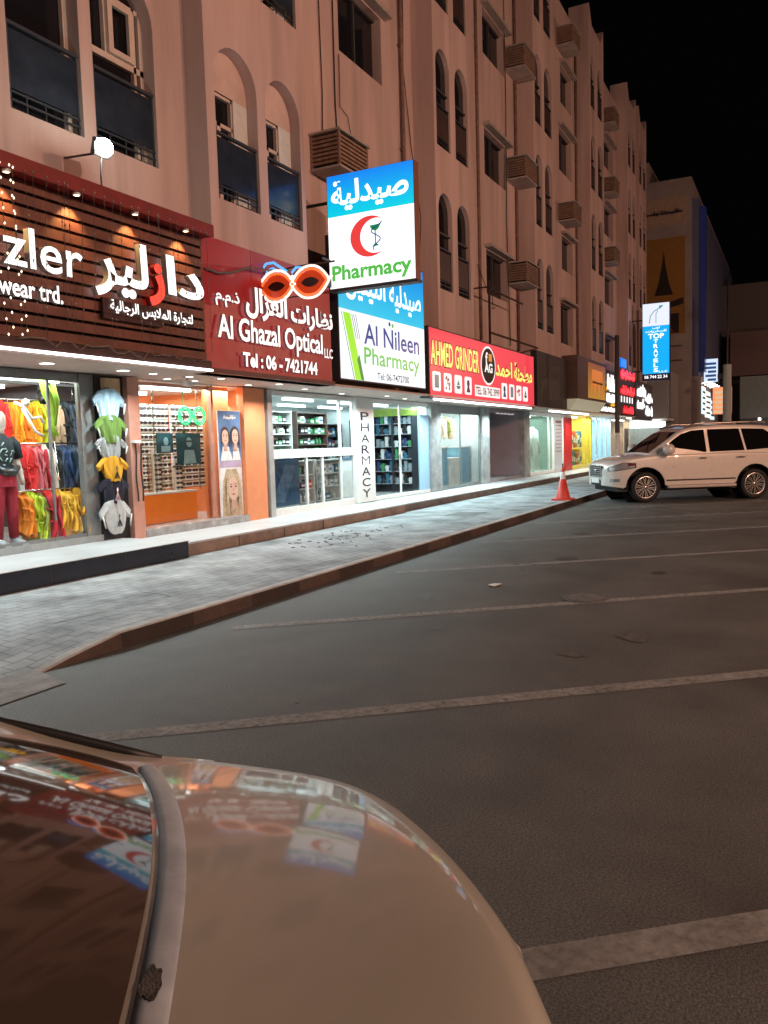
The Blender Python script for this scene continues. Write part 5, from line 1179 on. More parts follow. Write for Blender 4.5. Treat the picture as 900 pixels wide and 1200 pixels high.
m.prism([(c-.62, 11.6), (c-.35, 12.4), (c-.12, 13.6), (c, 14.6), (c+.12, 13.6), (c+.35, 12.4), (c+.62, 11.6)], P, .01, .03); m.prism(rect(c-1.0, c+1.0, 8.95, 10.3), P, .01, .03)
m.prism([(-12.2, 11.3), (-11.0, 11.0), (-9.6, 11.15), (-8.3, 11.0), (-7.1, 11.35), (-7.1, 10.9), (-8.5, 10.6), (-10.6, 10.7), (-12.2, 10.8)], P, .012, .032); m.build('hoarding_picture', mat('hoarding_black', (.015, .01, .008), .7), r)
m = MB(); m.prism([(c-.6, 9.0), (c+.5, 9.3), (c+.7, 9.0)], P, .034, .04); m.build('hoarding_red', mat('hoarding_red', (.25, .02, .02), .7), r)
m = MB()
for z in (7.0, 8.0): m.box(59.9, 60, 7.2, 12.6, z, z+.1)
m.build('ledges', FARD, r)
r = thing('low_grey_building', 'low grey building with lit shop canopies beyond the end of the block', 'building', (56, 9, 0))
m = MB(); m.box(55, 59.8, 7.4, 14, 3.0, 6.0); m.box(58.5, 59.8, 7.4, 14, 0, 3.0); m.build('wall', mat('grey_render', (.30, .29, .28), .85, var=.08), r)
m = MB(); m.box(55, 58.4, 7.5, 12, 2.8, 2.98); m.build('canopy', WHITE, r)
m = MB(); m.box(55.05, 55.1, 8.0, 11, 0, 2.8); m.box(54.9, 55.04, 9.6, 9.9, 0, 2.8); m.build('shop_glass', mat('pale_glass', (.5, .6, .58), .3), r)
m = MB(); m.box(54.9, 55.0, 7.6, 11.2, 2.35, 2.75); m.build('lit_band', glow('lit_band', (.92, 1, .97), 1.6), r)
lamp('AREA', 'canopy_lamp', (54.6, 9.3, 2.9), 60, (.92, 1, .97), 3)
# shops beyond with bright boards
r = thing('far_shop_row', 'far row of shops with bright white and pale blue lit boards', 'shop row', (65, 6.3, 0))
m = MB(); m.box(60.4, 74, 6.0, 6.9, 0, 5.9); m.build('wall', FARP, r)
F = front(5.99)
for i, (x0, x1, z0, z1, c) in enumerate(((60.6, 63.0, 3.3, 5.2, '#bfeaf2'), (63.1, 66.6, 3.1, 5.0, '#eef6f4'), (66.8, 70, 3.0, 4.6, '#cfe6ee'))):
    m = MB(); m.prism(rect(x0, x1, z0, z1), F, .0, .06); b = m.build('lit_board', glow('far_board_%d' % i, c, 1.2), r)
    m = MB()
    for k in range(4): m.prism(rect(x0+.3, x1-.3, z0+.25+k*.4, z0+.4+k*.4), F, .065, .075)
    m.build('board_lines', mat('far_ink', (.1, .2, .24), .6), b)
m = MB(); m.box(60.6, 70, 5.93, 5.985, .3, 2.7); m.build('lit_window', glow('lit_window', (.85, 1, .95), .8), r)
for i in range(4):
    m = MB(); m.tube([(61+i*1.9, 5.99, 5.4), (61+i*1.9, 5.5, 5.5)], .03, 5); m.box(60.85+i*1.9, 61.15+i*1.9, 5.3, 5.55, 5.35, 5.5)
    m.build('board_lamp', glow('board_lamp', (1, 1, .97), 4), r)
def flat_sign(name, label, x, y0, y1, z0, z1, c, ink, s=1.0):
    r = thing(name, label, 'sign', (x, y0, z0)); m = MB(); m.box(x, x+.15, y0, y1, z0, z1); m.build('case', DGREY, r)
    P = side(x); m = MB(); m.prism(rect(-y1+.04, -y0-.04, z0+.04, z1-.04), P, .002, .008); m.build('face', glow(name+'_face_'+c.strip('#'), c, s), r)
    m = MB(); n = 5; random.seed(int(x))
    for k in range(n):
        z = z0+.12+(z1-z0-.3)*k/n; a = random.uniform(.1, .3); m.prism(rect(-y1+a*(y1-y0), -y0-.15*(y1-y0), z, z+(z1-z0)*.1), P, .010, .013)
    m.build('writing', glow('ink_'+name+ink.strip('#'), ink, .6), r); return r
flat_sign('upright_sign', 'small upright white and blue sign at the far end beside the grey pillar', 62, 5.0, 6.0, 5.5, 7.2, '#cfe0ff', '#3a5a8a', 1.0)
flat_sign('orange_sign', 'small orange and pink lit sign low down beside the grey pillar', 66, 4.35, 5.75, 3.3, 5.4, '#f0905a', '#f4d0a8', 1.0)
r = thing('grey_building', 'dim grey building closing the far end of the street', 'building', (90, 5, 0))
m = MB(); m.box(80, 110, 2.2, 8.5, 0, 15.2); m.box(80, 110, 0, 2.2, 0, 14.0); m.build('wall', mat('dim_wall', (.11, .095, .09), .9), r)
r = thing('stair_block', 'dim building with a barred stair gate behind the white car', 'building', (80, 0, 0))
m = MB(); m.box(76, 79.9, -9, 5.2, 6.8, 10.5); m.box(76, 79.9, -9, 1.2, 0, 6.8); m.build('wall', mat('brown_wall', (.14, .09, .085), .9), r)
m = MB(); m.box(75.9, 76.0, 1.3, 4.4, 3.2, 6.7); m.box(77.5, 77.6, 1.3, 4.4, 0, 3.3); m.build('shutter', mat('green_grey', (.20, .25, .24), .6), r)
m = MB()
for k in range(18): m.box(75.85, 75.9, 1.4+k*.17, 1.44+k*.17, 2.0, 3.2)
m.box(75.85, 75.9, 1.3, 4.4, 3.15, 3.25); m.build('gate', ALUG, r)
lamp('POINT', 'gate_lamp', (74.5, 2.8, 3.0), 60, (.8, 1, .9), .1)
m = MB(); m.box(74.4, 74.6, 2.7, 2.9, 2.9, 3.1); tag(m.build('gate_light', glow('gate_light', (1, 1, .95), 5)), 'small bright lamp by the barred stair gate', 'lamp')
m = MB(); m.box(70, 70.1, -1.0, -.2, 2.8, 3.3); tag(m.build('pink_sign', glow('pink_sign', (1, .1, .3), 1.6)), 'tiny pink lit sign at the right edge above the white car', 'sign')
m = MB(); m.box(90, 120, -60, -9.2, 0, 12); tag(m.build('dark_block', FARD), 'dark unlit block on the far right of the street', 'building')
# pillar and pole
r = thing('grey_pillar', 'thick pale grey round pillar rising behind the white car roof', 'pillar', (54, 3.85, 0))
m = MB(); m.lathe([(.30, 0), (.30, .1), (.26, .12), (.24, 6.0), (.22, 6.05)], (54, 3.85, 0), n=18); m.build('shaft', mat('pillar_grey', (.42, .45, .43), .6, var=.08), r)
m = MB(); m.lathe([(.05, 6.05), (.05, 11), (0, 11)], (54, 3.85, 0), n=8); m.box(53.9, 54.1, 4.1, 4.4, 5.2, 5.5); m.build('mast', DGREY, r)
r = thing('utility_pole', 'dark street pole with a white lower part in front of the red neon words', 'pole', (30, 5.82, .13))
m = MB(); m.lathe([(.085, 1.9), (.085, 5.4), (0, 5.42)], (30, 5.82, 0), n=12); m.build('upper_pole', mat('pole_dark', (.06, .05, .05), .6), r)
m = MB(); m.lathe([(.10, .132), (.09, .2), (.086, 1.898)], (30, 5.82, 0), n=12); m.build('lower_pole', WHITE, r)
for i in range(12):    # parked cars' tiny far tail: bollard lights strung along the far shops
    m = MB(); m.lathe([(0, .06), (.05, 0), (0, -.06)], (58+i*.5, 4.6+.12*(i % 3), 2.15+.1*(i % 2)), n=6)
    tag(m.build('blue_bulb', glow('blue_bulb', (.15, .25, 1), 2)), 'tiny blue bulb in the string over the white car roof', 'light bulb', 'blue bulbs strung in the distance')
r = thing('distant_tree', 'dim rounded shrub in front of the far lit shops', 'tree', (59, 5.0, 0))
m = MB(); random.seed(3)
for k in range(700):
    a = random.uniform(0, 2*pi); h = random.uniform(-1, 1); rr = random.uniform(.5, 1)**.5*.95*sqrt(1-h*h*.9)
    c = Vector((58+rr*cos(a), 5.2+rr*sin(a), 1.7+h*.85)); d = Vector((random.gauss(0, 1), random.gauss(0, 1), random.gauss(0, 1))).normalized()*.14; e = d.cross(Vector((random.random(), random.random(), 1))).normalized()*.06
    m.add([c-d, c+e, c+d, c-e], [(0, 1, 2, 3)])
m.build('crown', mat('shrub_leaf', (.05, .09, .07), .7), r)
m = MB(); m.tube([(58, 5.2, 0), (58.05, 5.2, .5), (58, 5.2, 1.3)], [.09, .07, .04], 7); m.build('trunk', PIPE, r)

# ================================================================ STREET THINGS
t = thing('traffic_cone', 'red traffic cone with a white collar standing on the pavement by the kerb', 'traffic cone', (20.75, 5.42, .132))
CR = mat('cone_red', (.62, .05, .03), .5, var=.1, scale=10)
m = MB(); c = (20.75, 5.42, 0); m.lathe([(.19, .17), (.075, .68), (.001, .68)], c, n=20); m.lathe([(.045, .86), (.03, .98), (.0, .98)], c, n=16); m.build('cone', CR, t)
m = MB(); m.lathe([(.078, .66), (.046, .862), (.0, .862)], c, n=20); m.build('white_collar', mat('cone_white', (.72, .70, .68), .5), t)
m = MB(); m.prism(rrect(20.75-.26, 20.75+.26, 5.42-.26, 5.42+.26, .06), lambda u, v, d: Vector((u, v, d)), .133, .172); m.lathe([(.23, .173), (.2, .19)], c, n=20); m.build('base', CR, t)
m = MB(); m.lathe([(.02, .98), (.02, 1.08), (.0, 1.08)], c, n=8); m.build('tip', BLACK, t)
m = MB(); m.add([(8.74, 3.10, .012), (8.92, 3.06, .02), (8.95, 3.17, .006), (8.8, 3.2, .018), (8.85, 3.14, .03)], [(0, 1, 4), (1, 2, 4), (2, 3, 4), (3, 0, 4)])
tag(m.build('paper_scrap', WHITE), 'crumpled white paper scrap lying on the asphalt', 'litter')
m = MB(); m.prism(ellipse(8.42, 1.98, .26, .24, 24), lambda u, v, d: Vector((u, v, d)), .002, .010); m.prism(ellipse(8.42, 1.98, .21, .19, 24), lambda u, v, d: Vector((u, v, d)), .0105, .013, 1)
tag(m.build('manhole_cover', [mat('patch_grey', (.11, .11, .105), .8, var=.3, scale=12), mat('patch_grey2', (.13, .13, .125), .8, var=.3, scale=14)]), 'small round pale utility cover set in the asphalt', 'manhole cover')
random.seed(11)
for i, (x, y, rr) in enumerate(((6.88, 1.2, .17), (6.15, 1.55, .1), (4.3, 2.9, .02), (7.3, 2.6, .02), (10.5, 3.4, .05))):
    pts = [(x+rr*(.6+.6*random.random())*cos(a), y+rr*(.6+.6*random.random())*sin(a)) for a in [2*pi*k/14 for k in range(14)]]
    m = MB(); m.poly(pts, (), lambda u, v: Vector((u, v, .004))); o = m.build('road_stain', mat('pale_stain', (.088, .085, .08), .85, var=.3, scale=15) if i < 2 else mat('dark_stain', (.02, .02, .02), .7)); struct(o)
m = MB(); random.seed(5)
for k in range(60):
    x = random.gauss(11.8, .8); y = random.gauss(6.85, .25); w = random.uniform(.008, .035); a = random.uniform(0, 3)
    m.obox((x, y, .138), (w*cos(a), w*sin(a), 0), (-w*.6*sin(a), w*.6*cos(a), 0), (0, 0, .006))
o = m.build('rubble_crumbs', mat('rubble', (.24, .25, .26), .9)); o['kind'] = 'stuff'; o['label'] = 'loose dark crumbs of broken paving'
def ribbon(pts, w, z, name, m_):
    mb = MB(); L_ = [Vector((*p, z)) for p in pts]; rows = []
    for i, p in enumerate(L_):
        t = (L_[min(i+1, len(L_)-1)]-L_[max(0, i-1)]).normalized(); n = Vector((-t.y, t.x, 0)); ww = w*random.uniform(.5, 1.2); rows.append([p-n*ww, p+n*ww])
    mb.grid(rows, smooth=False); return struct(mb.build(name, m_))
CRK = mat('crack', (.018, .017, .016), .9, var=.2)
for (x, y, a, n) in ((9.6, 3.0, -.2, 26), (13.5, 2.6, -.7, 24)):
    pts = []
    for k in range(n): pts.append((x, y)); a += random.uniform(-.35, .35); x += .075*cos(a); y += .075*sin(a)
    ribbon(pts, .0022, .0035, 'road_crack', CRK)
ribbon([(5.05, 6.05), (5.5, 6.02), (6.0, 6.0), (6.5, 5.96)], .006, .1325, 'pavement_joint', CRK); ribbon([(6.5, 5.96), (6.56, 6.2), (6.6, 6.5)], .006, .1325, 'pavement_joint', CRK)
OIL = mat('oil_stain', (.032, .031, .030), .5, var=.3, scale=9)
for (x, y, rr) in ((7.9, 3.6, .16), (11.2, 2.9, .2), (14.3, 3.4, .22), (6.6, 2.9, .09), (10.3, 1.5, .14)):
    pts = [(x+rr*(.55+.6*random.random())*cos(a), y+rr*(.45+.5*random.random())*sin(a)) for a in [2*pi*k/18 for k in range(18)]]
    m = MB(); m.poly(pts, (), lambda u, v: Vector((u, v, .003))); struct(m.build('oil_stain', OIL))
# low metal grate on the pavement
m = MB(); m.add([(15.9, 6.1, .134), (16.9, 6.1, .134), (16.9, 6.8, .134), (15.9, 6.8, .134)], [(0, 1, 2, 3)]); o = struct(m.build('pavement_patch', mat('patch_dark', (.15, .15, .15), .8, var=.3)))

# street lamps along the road: the orange light on everything comes from these
def street_lamp(x, y, h, power, label, color=SODIUM):
    t = thing('street_lamp', label, 'street lamp', (x, y, 0), group='sodium street lamps along the road')
    m = MB(); m.tube([(x, y, 0), (x, y, h-1), (x, y+.4, h-.2), (x, y+1.8, h)], [.11, .08, .06, .05], 10); m.build('pole', ALUG, t)
    m = MB(); m.box(x-.16, x+.16, y+1.6, y+2.4, h-.05, h+.12); m.build('head', DGREY, t)
    m = MB(); m.box(x-.12, x+.12, y+1.7, y+2.3, h-.075, h-.052); m.build('lens', glow('sodium_lens', SODIUM, 8), t)
    l = lamp('POINT', 'street_lamp_light', (x, y+2.0, h-.2), power, color, .15)
street_lamp(3.0, -19.0, 9, 8200, 'sodium street lamp across the road from the clothes shop, out of frame', (1.0, .64, .49))
street_lamp(13.5, -15.0, 9, 4600, 'sodium street lamp across the road from the pharmacy, out of frame', (1.0, .50, .31))
street_lamp(45.0, -19.0, 9, 4300, 'sodium street lamp across the road from the end of the block')
street_lamp(66.0, -17.0, 9, 1600, 'farthest sodium street lamp across the road')

# ================================================================ CARS
def tab(t):
    def f(x):
        if x <= t[0][0]: return t[0][1]
        for (a, va), (b, vb) in zip(t, t[1:]):
            if a <= x <= b:
                q = (x-a)/(b-a) if b > a else 0
                return va+(vb-va)*q
        return t[-1][1]
    return f
def frange(a, b, n): return [a+(b-a)*k/n for k in range(n+1)]
class Shell:
    """car body skin: side rows, a rounded shoulder, a crowned top"""
    def __init__(s, hw, zb, zt, crown, r=.05, bulge=.03, zmid=.75): s.hw = hw; s.zb = zb; s.zt = zt; s.crown = crown; s.r = r; s.b = bulge; s.zm = zmid
    def side(s, x, z): return s.hw(x)+s.b*(1-((z-s.zm)/.45)**2)*.5 - s.b*.5
    def top(s, x, y):
        e = max(.05, s.hw(x)-s.r); return s.zt(x)-s.r*.02+s.crown(x)*(1-min(1, abs(y)/e)**2)
    def row(s, x):
        zb, zt, r = s.zb(x), s.zt(x), min(s.r, s.hw(x)*.8); zs = frange(zb, zt-r, 9); half = [(x, s.side(x, z), z) for z in zs]
        y0 = s.side(x, zt-r); c = s.crown(x)
        ae = max(.3, pi/2-math.atan(2*c/max(y0-r, .05)))     # the shoulder arc meets the crown at the crown's own slope
        for k in range(1, 7): a = ae*k/7; half.append((x, y0-r*(1-cos(a)), zt-r+r*sin(a)))
        e = y0-r*(1-cos(ae)); ze = zt-r+r*sin(ae)
        for k in range(0, 12): y = e*(1-k/12); half.append((x, y, ze+c*(1-(y/max(e, .01))**2)))
        mid = [(x, 0, ze+c)]
        return half+mid+[(p[0], -p[1], p[2]) for p in reversed(half)]
    def mesh(s, xs):
        mb = MB(); rows = [s.row(x) for x in xs]; mb.grid(rows, 0)
        for rw in (rows[0], rows[-1]): mb.add(rw, [tuple(range(len(rw)))], 0)
        return mb
class House:
    """cabin skin above the belt line"""
    def __init__(s, zr, hb, zbelt, lean, crown=.03, r=.07): s.zr = zr; s.hb = hb; s.z0 = zbelt; s.lean = lean; s.c = crown; s.r = r
    def side(s, x, z): return s.hb(x)-(z-s.z0)*s.lean
    def top(s, x, y):
        e = s.side(x, s.zr(x)); return s.zr(x)+s.c*(1-min(1, abs(y)/max(e, .05))**2)
    def row(s, x):
        z1 = s.zr(x); r = min(s.r, max(.004, (z1-s.z0)*.5)); zs = frange(s.z0-.03, z1-r, 5); half = [(x, s.side(x, z), z) for z in zs]; y0 = s.side(x, z1-r)
        for k in range(1, 5): a = pi/2*k/5; half.append((x, y0-r*(1-cos(a))*.9, z1-r+r*sin(a)))
        e = y0-r*.9
        for k in range(0, 6): y = e*(1-k/6); half.append((x, y, z1+s.c*(1-(y/e)**2)))
        return half+[(x, 0, z1+s.c)]+[(p[0], -p[1], p[2]) for p in reversed(half)]
    def mesh(s, xs):
        mb = MB(); rows = [s.row(x) for x in xs]; mb.grid(rows, 0)
        for rw in (rows[0], rows[-1]): mb.add(rw, [tuple(range(len(rw)))], 0)
        return mb
def side_patch(mb, fn, pts, off, sgn, mi=0, n=6):
    """a pane on the side of the car: outline in (x, z) laid on the skin"""
    mb.poly(pts, (), lambda u, v: Vector((u, sgn*(fn(u, v)+off), v)), mi); return mb
def grid_patch(mb, fn, xs, zs, off, sgn, mi=0):
    return mb.grid([[(x, sgn*(fn(x, z)+off), z) for z in zs(x)] for x in xs], mi)
def wheel(parent, x, y, sgn, R, Rr, rim_mat, nsp=10):
    m = MB(); w = .125; Y = y
    m.lathe([(Rr, -w*sgn*.9), (R-.03, -w*sgn), (R-.006, -w*sgn*.75), (R, -w*sgn*.4), (R, w*sgn*.4), (R-.006, w*sgn*.75), (R-.03, w*sgn), (Rr+.02, w*sgn*.95), (Rr, w*sgn*.85)], (x, Y, R), 'Y', 40)
    t = m.build('wheel', RUBBER, parent, local=True)
    m = MB(); o = w*.8*sgn
    m.lathe([(Rr+.004, o), (Rr-.012, o+.012*sgn), (Rr-.03, o), (Rr-.04, o-.07*sgn)], (x, Y, R), 'Y', 40); m.lathe([(.0, o-.008*sgn), (.055, o-.012*sgn), (.065, o-.04*sgn)], (x, Y, R), 'Y', 18)
    for k in range(nsp):
        a = 2*pi*k/nsp+.2; da = .075
        for s2 in (-1, 1):
            a1 = a+s2*da*.6; a2 = a+s2*da*1.7
            p = lambda rr, aa, dy: (x+rr*cos(aa), Y+o+dy*sgn, R+rr*sin(aa))
            m.add([p(.05, a1-.12, -.018), p(.05, a1+.12, -.018), p(Rr-.03, a2+.045, -.012), p(Rr-.03, a2-.045, -.012), p(.05, a1-.12, -.05), p(.05, a1+.12, -.05), p(Rr-.03, a2+.045, -.05), p(Rr-.03, a2-.045, -.05)],
                  [(0, 1, 2, 3), (0, 4, 5, 1), (2, 6, 7, 3), (1, 5, 6, 2), (3, 7, 4, 0)])
    m.build('rim', rim_mat, t, local=True)
    m = MB(); m.lathe([(0, o-.075*sgn), (Rr-.035, o-.075*sgn)], (x, Y, R), 'Y', 24); m.build('brake_disc', mat('brake_dark', (.03, .03, .03), .5, .5, var=0), t, local=True)
    return t

# --- white off-roader parked nose-in ------------------------------------------
suv = thing('parked_suv', 'large white four wheel drive parked nose-in against the kerb at the right', 'car', (23.26, 2.75, 0), atan2(.837, -.55))
WP = mat('pearl_white_paint', (.70, .66, .61), .3, .05, var=.02, coat=.8)
SG = mat('suv_glass', (.006, .006, .007), .04, var=0)
hw = tab([(-2.56, .70), (-2.5, .84), (-2.38, .92), (-2.1, .965), (-1, .985), (1.2, .985), (1.9, .965), (2.15, .92), (2.32, .82), (2.42, .68), (2.47, .52)])
def zb_suv(x):
    base = tab([(-2.56, .55), (-2.2, .48), (-1, .44), (1, .44), (2.1, .40), (2.47, .46)])(x)
    for cx in (1.5, -1.5):
        d = abs(x-cx)
        if d < .53: base = max(base, .40+sqrt(.53**2-d*d))
    return base
zt = tab([(-2.56, .95), (-2.5, 1.12), (-2.4, 1.22), (-1, 1.26), (1.2, 1.235), (1.6, 1.20), (2.0, 1.15), (2.25, 1.09), (2.38, 1.0), (2.47, .86)])
cr = tab([(-2.56, .02), (1.0, .03), (1.6, .05), (2.2, .045), (2.47, .03)])
sh = Shell(hw, zb_suv, zt, cr, .07, .06, .85)
xs = sorted(set(frange(-2.56, -2.2, 8)+frange(-2.2, -.9, 34)+frange(-.9, .9, 8)+frange(.9, 2.1, 34)+frange(2.1, 2.47, 10)))
sh.mesh(xs).build('body', WP, suv, local=True)
house = House(tab([(-2.5, 1.30), (-2.38, 1.62), (-2.25, 1.84), (-2.0, 1.92), (-1.5, 1.96), (-.7, 1.98), (0, 1.95), (.35, 1.89), (.55, 1.80), (1.0, 1.50), (1.36, 1.25)]), tab([(-2.5, .86), (-2.2, .91), (0, .93), (.9, .92), (1.36, .80)]), 1.22, .30, .03, .09)
house.mesh(frange(-2.5, -2.0, 10)+frange(-1.9, .3, 12)+frange(.35, 1.36, 16)).build('cabin', WP, suv, local=True)
for sgn in (1, -1):
    for pts in ([(1.16, 1.272), (1.08, 1.33), (.90, 1.46), (.72, 1.60), (.46, 1.76), (.15, 1.845), (-.18, 1.86), (-.18, 1.275), (.3, 1.274), (.7, 1.273), (.9, 1.272), (1.05, 1.272)], [(-.27, 1.275), (-.27, 1.865), (-1.16, 1.865), (-1.24, 1.29)], [(-1.30, 1.29), (-1.22, 1.865), (-1.85, 1.84), (-2.05, 1.70), (-2.20, 1.34)]):
        m = MB(); side_patch(m, house.side, pts, .005, sgn); m.build('side_window', SG, suv, local=True)
    m = MB(); side_patch(m, house.side, [(1.10, 1.255), (1.10, 1.272), (-2.2, 1.295), (-2.2, 1.278)], .008, sgn); m.build('chrome_trim', CHROME, suv, local=True)
    m = MB()
    for x in (.98, -.225, -1.27):
        side_patch(m, sh.side, [(x-.005, .56), (x+.005, .56), (x+.005, 1.15), (x-.005, 1.15)], .002, sgn)
    m.build('door_seam', DGREY, suv, local=True)
    m = MB(); side_patch(m, sh.side, [(.95, .55), (-.95, .55), (-.95, .585), (.95, .585)], .012, sgn); m.build('lower_moulding', BLACK, suv, local=True)
    m = MB(); m.box(-.95, .92, sgn*.90, sgn*1.04, .36, .43); bevel(m.build('side_step', mat('step_paint', (.55, .5, .47), .4), suv, local=True), .02)
    for hx in (-.03, -1.08):
        m = MB(); m.tube([(hx-.11, sgn*(sh.side(hx, 1.1)+.03), 1.12), (hx, sgn*(sh.side(hx, 1.1)+.045), 1.125), (hx+.11, sgn*(sh.side(hx, 1.1)+.03), 1.12)], .016, 7); m.build('door_handle', CHROME, suv, local=True)
    m = MB(); m.lathe([(0, -.15), (.10, -.13), (.145, -.05), (.145, .06), (.09, .13), (0, .15)], (.95, sgn*1.12, 1.37), 'Y', 16); o = m.build('mirror', WP, suv, local=True)
    m = MB(); m.tube([(.97, sgn*.93, 1.29), (.95, sgn*1.02, 1.31)], .03, 7); m.build('mirror_arm', BLACK, o, local=True)
    m = MB(); grid_patch(m, sh.side, frange(1.76, 2.42, 14), lambda x: frange(.84+.20*max(0, (2.3-x))*.7, tab([(1.76, 1.04), (2.1, 1.065), (2.42, .94)])(x), 5), .003, sgn); m.build('headlight_surround', BLACK, suv, local=True)
    m = MB(); grid_patch(m, sh.side, frange(1.80, 2.40, 14), lambda x: frange(.86+.20*max(0, (2.3-x))*.7, tab([(1.8, 1.03), (2.1, 1.05), (2.40, .93)])(x), 5), .006, sgn); m.build('headlight', mat('headlight_chrome', (.70, .74, .80), .16, .7, var=0), suv, local=True)
    m = MB(); grid_patch(m, sh.side, frange(1.80, 1.98, 6), lambda x: frange(.965+.2*(1.98-x)*.4, tab([(1.8, 1.035), (1.98, 1.04)])(x), 3), .009, sgn); m.build('side_marker', mat('marker_dark', (.10, .02, .015), .2, var=0), suv, local=True)
    m = MB(); grid_patch(m, sh.side, frange(2.18, 2.38, 6), lambda x: frange(.56, .64, 3), .006, sgn); m.build('fog_light', mat('fog_lens', (.4, .42, .44), .1, .6, var=0), suv, local=True)
    m = MB(); grid_patch(m, sh.side, frange(-2.52, -2.35, 6), lambda x: frange(.95, 1.18, 4), .006, sgn); m.build('tail_light', mat('tail_red', (.4, .01, .01), .15, var=0), suv, local=True)
    m = MB(); m.tube([(-1.9, sgn*.70, 2.0), (-1.7, sgn*.70, 2.035), (0, sgn*.70, 2.02), (.25, sgn*.70, 1.96)], .022, 7); m.build('roof_rail', mat('rail_silver', (.45, .42, .4), .3, .8), suv, local=True)
    for cx in (1.5, -1.5):   # dark arch lining
        m = MB(); m.grid([[(cx+.515*cos(a), yy, .40+.515*sin(a)) for a in frange(-.1, pi+.1, 18)] for yy in (sgn*.58, sgn*(hw(cx)-.02))]); m.poly(ellipse(0, 0, .515, .515, 20), (), lambda u, v: Vector((cx+u, sgn*.58, .40+v))); m.build('wheel_arch', BLACK, suv, local=True)
        wheel(suv, cx, sgn*.855, sgn, .40, .29, mat('alloy', (.62, .6, .58), .25, .9, var=0))
m = MB(); m.grid([[(x, y, house.top(x, y)+.006) for y in frange(-house.side(x, house.zr(x))*.88, house.side(x, house.zr(x))*.88, 12)] for x in frange(.55, 1.33, 10)]); m.build('windscreen', SG, suv, local=True)
m = MB(); m.tube([(1.30, .5, house.top(1.3, .5)+.02), (1.05, .1, house.top(1.05, .1)+.018)], .01, 5); m.tube([(1.30, -.2, house.top(1.3, -.2)+.02), (1.05, -.55, house.top(1.05, -.5)+.018)], .01, 5); m.build('wiper', BLACK, suv, local=True)
m = MB(); m.box(2.30, 2.485, -.36, .36, .68, .97); o = m.build('grille', mat('grille_black', (.015, .015, .017), .4), suv, local=True)
m = MB()
for k in range(5): m.box(2.484, 2.50, -.36, .36, .70+k*.056, .722+k*.056)
m.box(2.484, 2.498, -.385, -.36, .67, .98); m.box(2.484, 2.498, .36, .385, .67, .98); m.box(2.484, 2.498, -.385, .385, .97, .992); m.lathe([(0, .02), (.06, .02), (.06, 0)], (2.49, 0, .84), 'X', 16); m.build('grille_bar', CHROME, o, local=True)
m = MB(); m.box(2.40, 2.483, -.34, .34, .46, .60); m.build('lower_intake', BLACK, suv, local=True)
m = MB(); m.box(2.484, 2.50, -.26, .26, .52, .63); m.build('number_plate', WHITE, suv, local=True)
m = MB(); m.box(-2.3, 2.2, -.8, .8, .30, .5); m.build('underbody', BLACK, suv, local=True)

# --- beige saloon in the foreground ---------------------------------------------
TC = 1.08
car = thing('beige_saloon', 'beige saloon in the foreground seen over its dark rear window and boot lid', 'car', (TC*.79+.022, TC*.61-.010, 0), atan2(.79, -.61))
def beige_paint():
    m = mat('beige_paint', (.345, .335, .285), .45, .15, var=.035, scale=1.5, coat=1)
    b = m.node_tree.nodes['Principled BSDF']; b.inputs['Coat Roughness'].default_value = .06; b.inputs['Coat IOR'].default_value = 1.5
    return m
BP = beige_paint(); BP.node_tree.nodes['Principled BSDF'].inputs['Coat Roughness'].default_value = .06; BP.node_tree.nodes['Principled BSDF'].inputs['Coat Weight'].default_value = .8
hw2 = tab([(-.365, .03), (-.361, .10), (-.345, .26), (-.315, .40), (-.27, .54), (-.20, .64), (-.10, .715), (-.02, .757), (.12, .82), (.27, .868), (.6, .885), (2.6, .885), (3.3, .87), (3.7, .80), (3.95, .66), (4.05, .45)])
def zb2(x):
    base = tab([(-.365, .36), (0, .30), (1, .22), (3, .22), (4.05, .28)])(x)
    for cx in (.62, 3.22):
        d = abs(x-cx)
        if d < .37: base = max(base, .31+sqrt(.37**2-d*d))
    return base
zt2 = tab([(-.365, .915), (-.33, .925), (-.2, .935), (.0, .945), (.2, .955), (.5, .96), (2.6, .94), (2.95, .93), (3.6, .80), (4.05, .62)])
cr2 = tab([(-.365, .012), (-.345, .03), (-.3, .048), (-.2, .062), (0, .075), (.2, .085), (.5, .085), (2.6, .08), (4.05, .03)])
sh2 = Shell(hw2, zb2, zt2, cr2, .05, .02, .65)
xs = [-.365, -.364, -.363, -.361, -.357, -.352, -.345, -.338, -.33, -.32, -.31]+frange(-.30, .30, 28)+frange(.33, 1.0, 24)+frange(1.1, 2.8, 10)+frange(2.85, 3.6, 26)+frange(3.65, 4.05, 10)
def smooth_tab(t):
    """monotone cubic through the table so the outline has no corners"""
    X = [p[0] for p in t]; Y = [p[1] for p in t]; n = len(X); D = [(Y[i+1]-Y[i])/(X[i+1]-X[i]) for i in range(n-1)]
    M = [D[0]]+[0 if D[i-1]*D[i] <= 0 else 2*D[i-1]*D[i]/(D[i-1]+D[i]) for i in range(1, n-1)]+[D[-1]]
    def f(x):
        if x <= X[0]: return Y[0]
        if x >= X[-1]: return Y[-1]
        for i in range(n-1):
            if x <= X[i+1]:
                h = X[i+1]-X[i]; q = (x-X[i])/h
                return Y[i]*(1+2*q)*(1-q)**2+h*M[i]*q*(1-q)**2+Y[i+1]*q*q*(3-2*q)+h*M[i+1]*q*q*(q-1)
    return f
sh2.hw = smooth_tab([(-.365, .03), (-.345, .26), (-.315, .40), (-.27, .53), (-.20, .635), (-.10, .715), (.12, .82), (.27, .868), (.6, .885), (2.6, .885), (3.3, .87), (3.7, .80), (3.95, .66), (4.05, .45)])
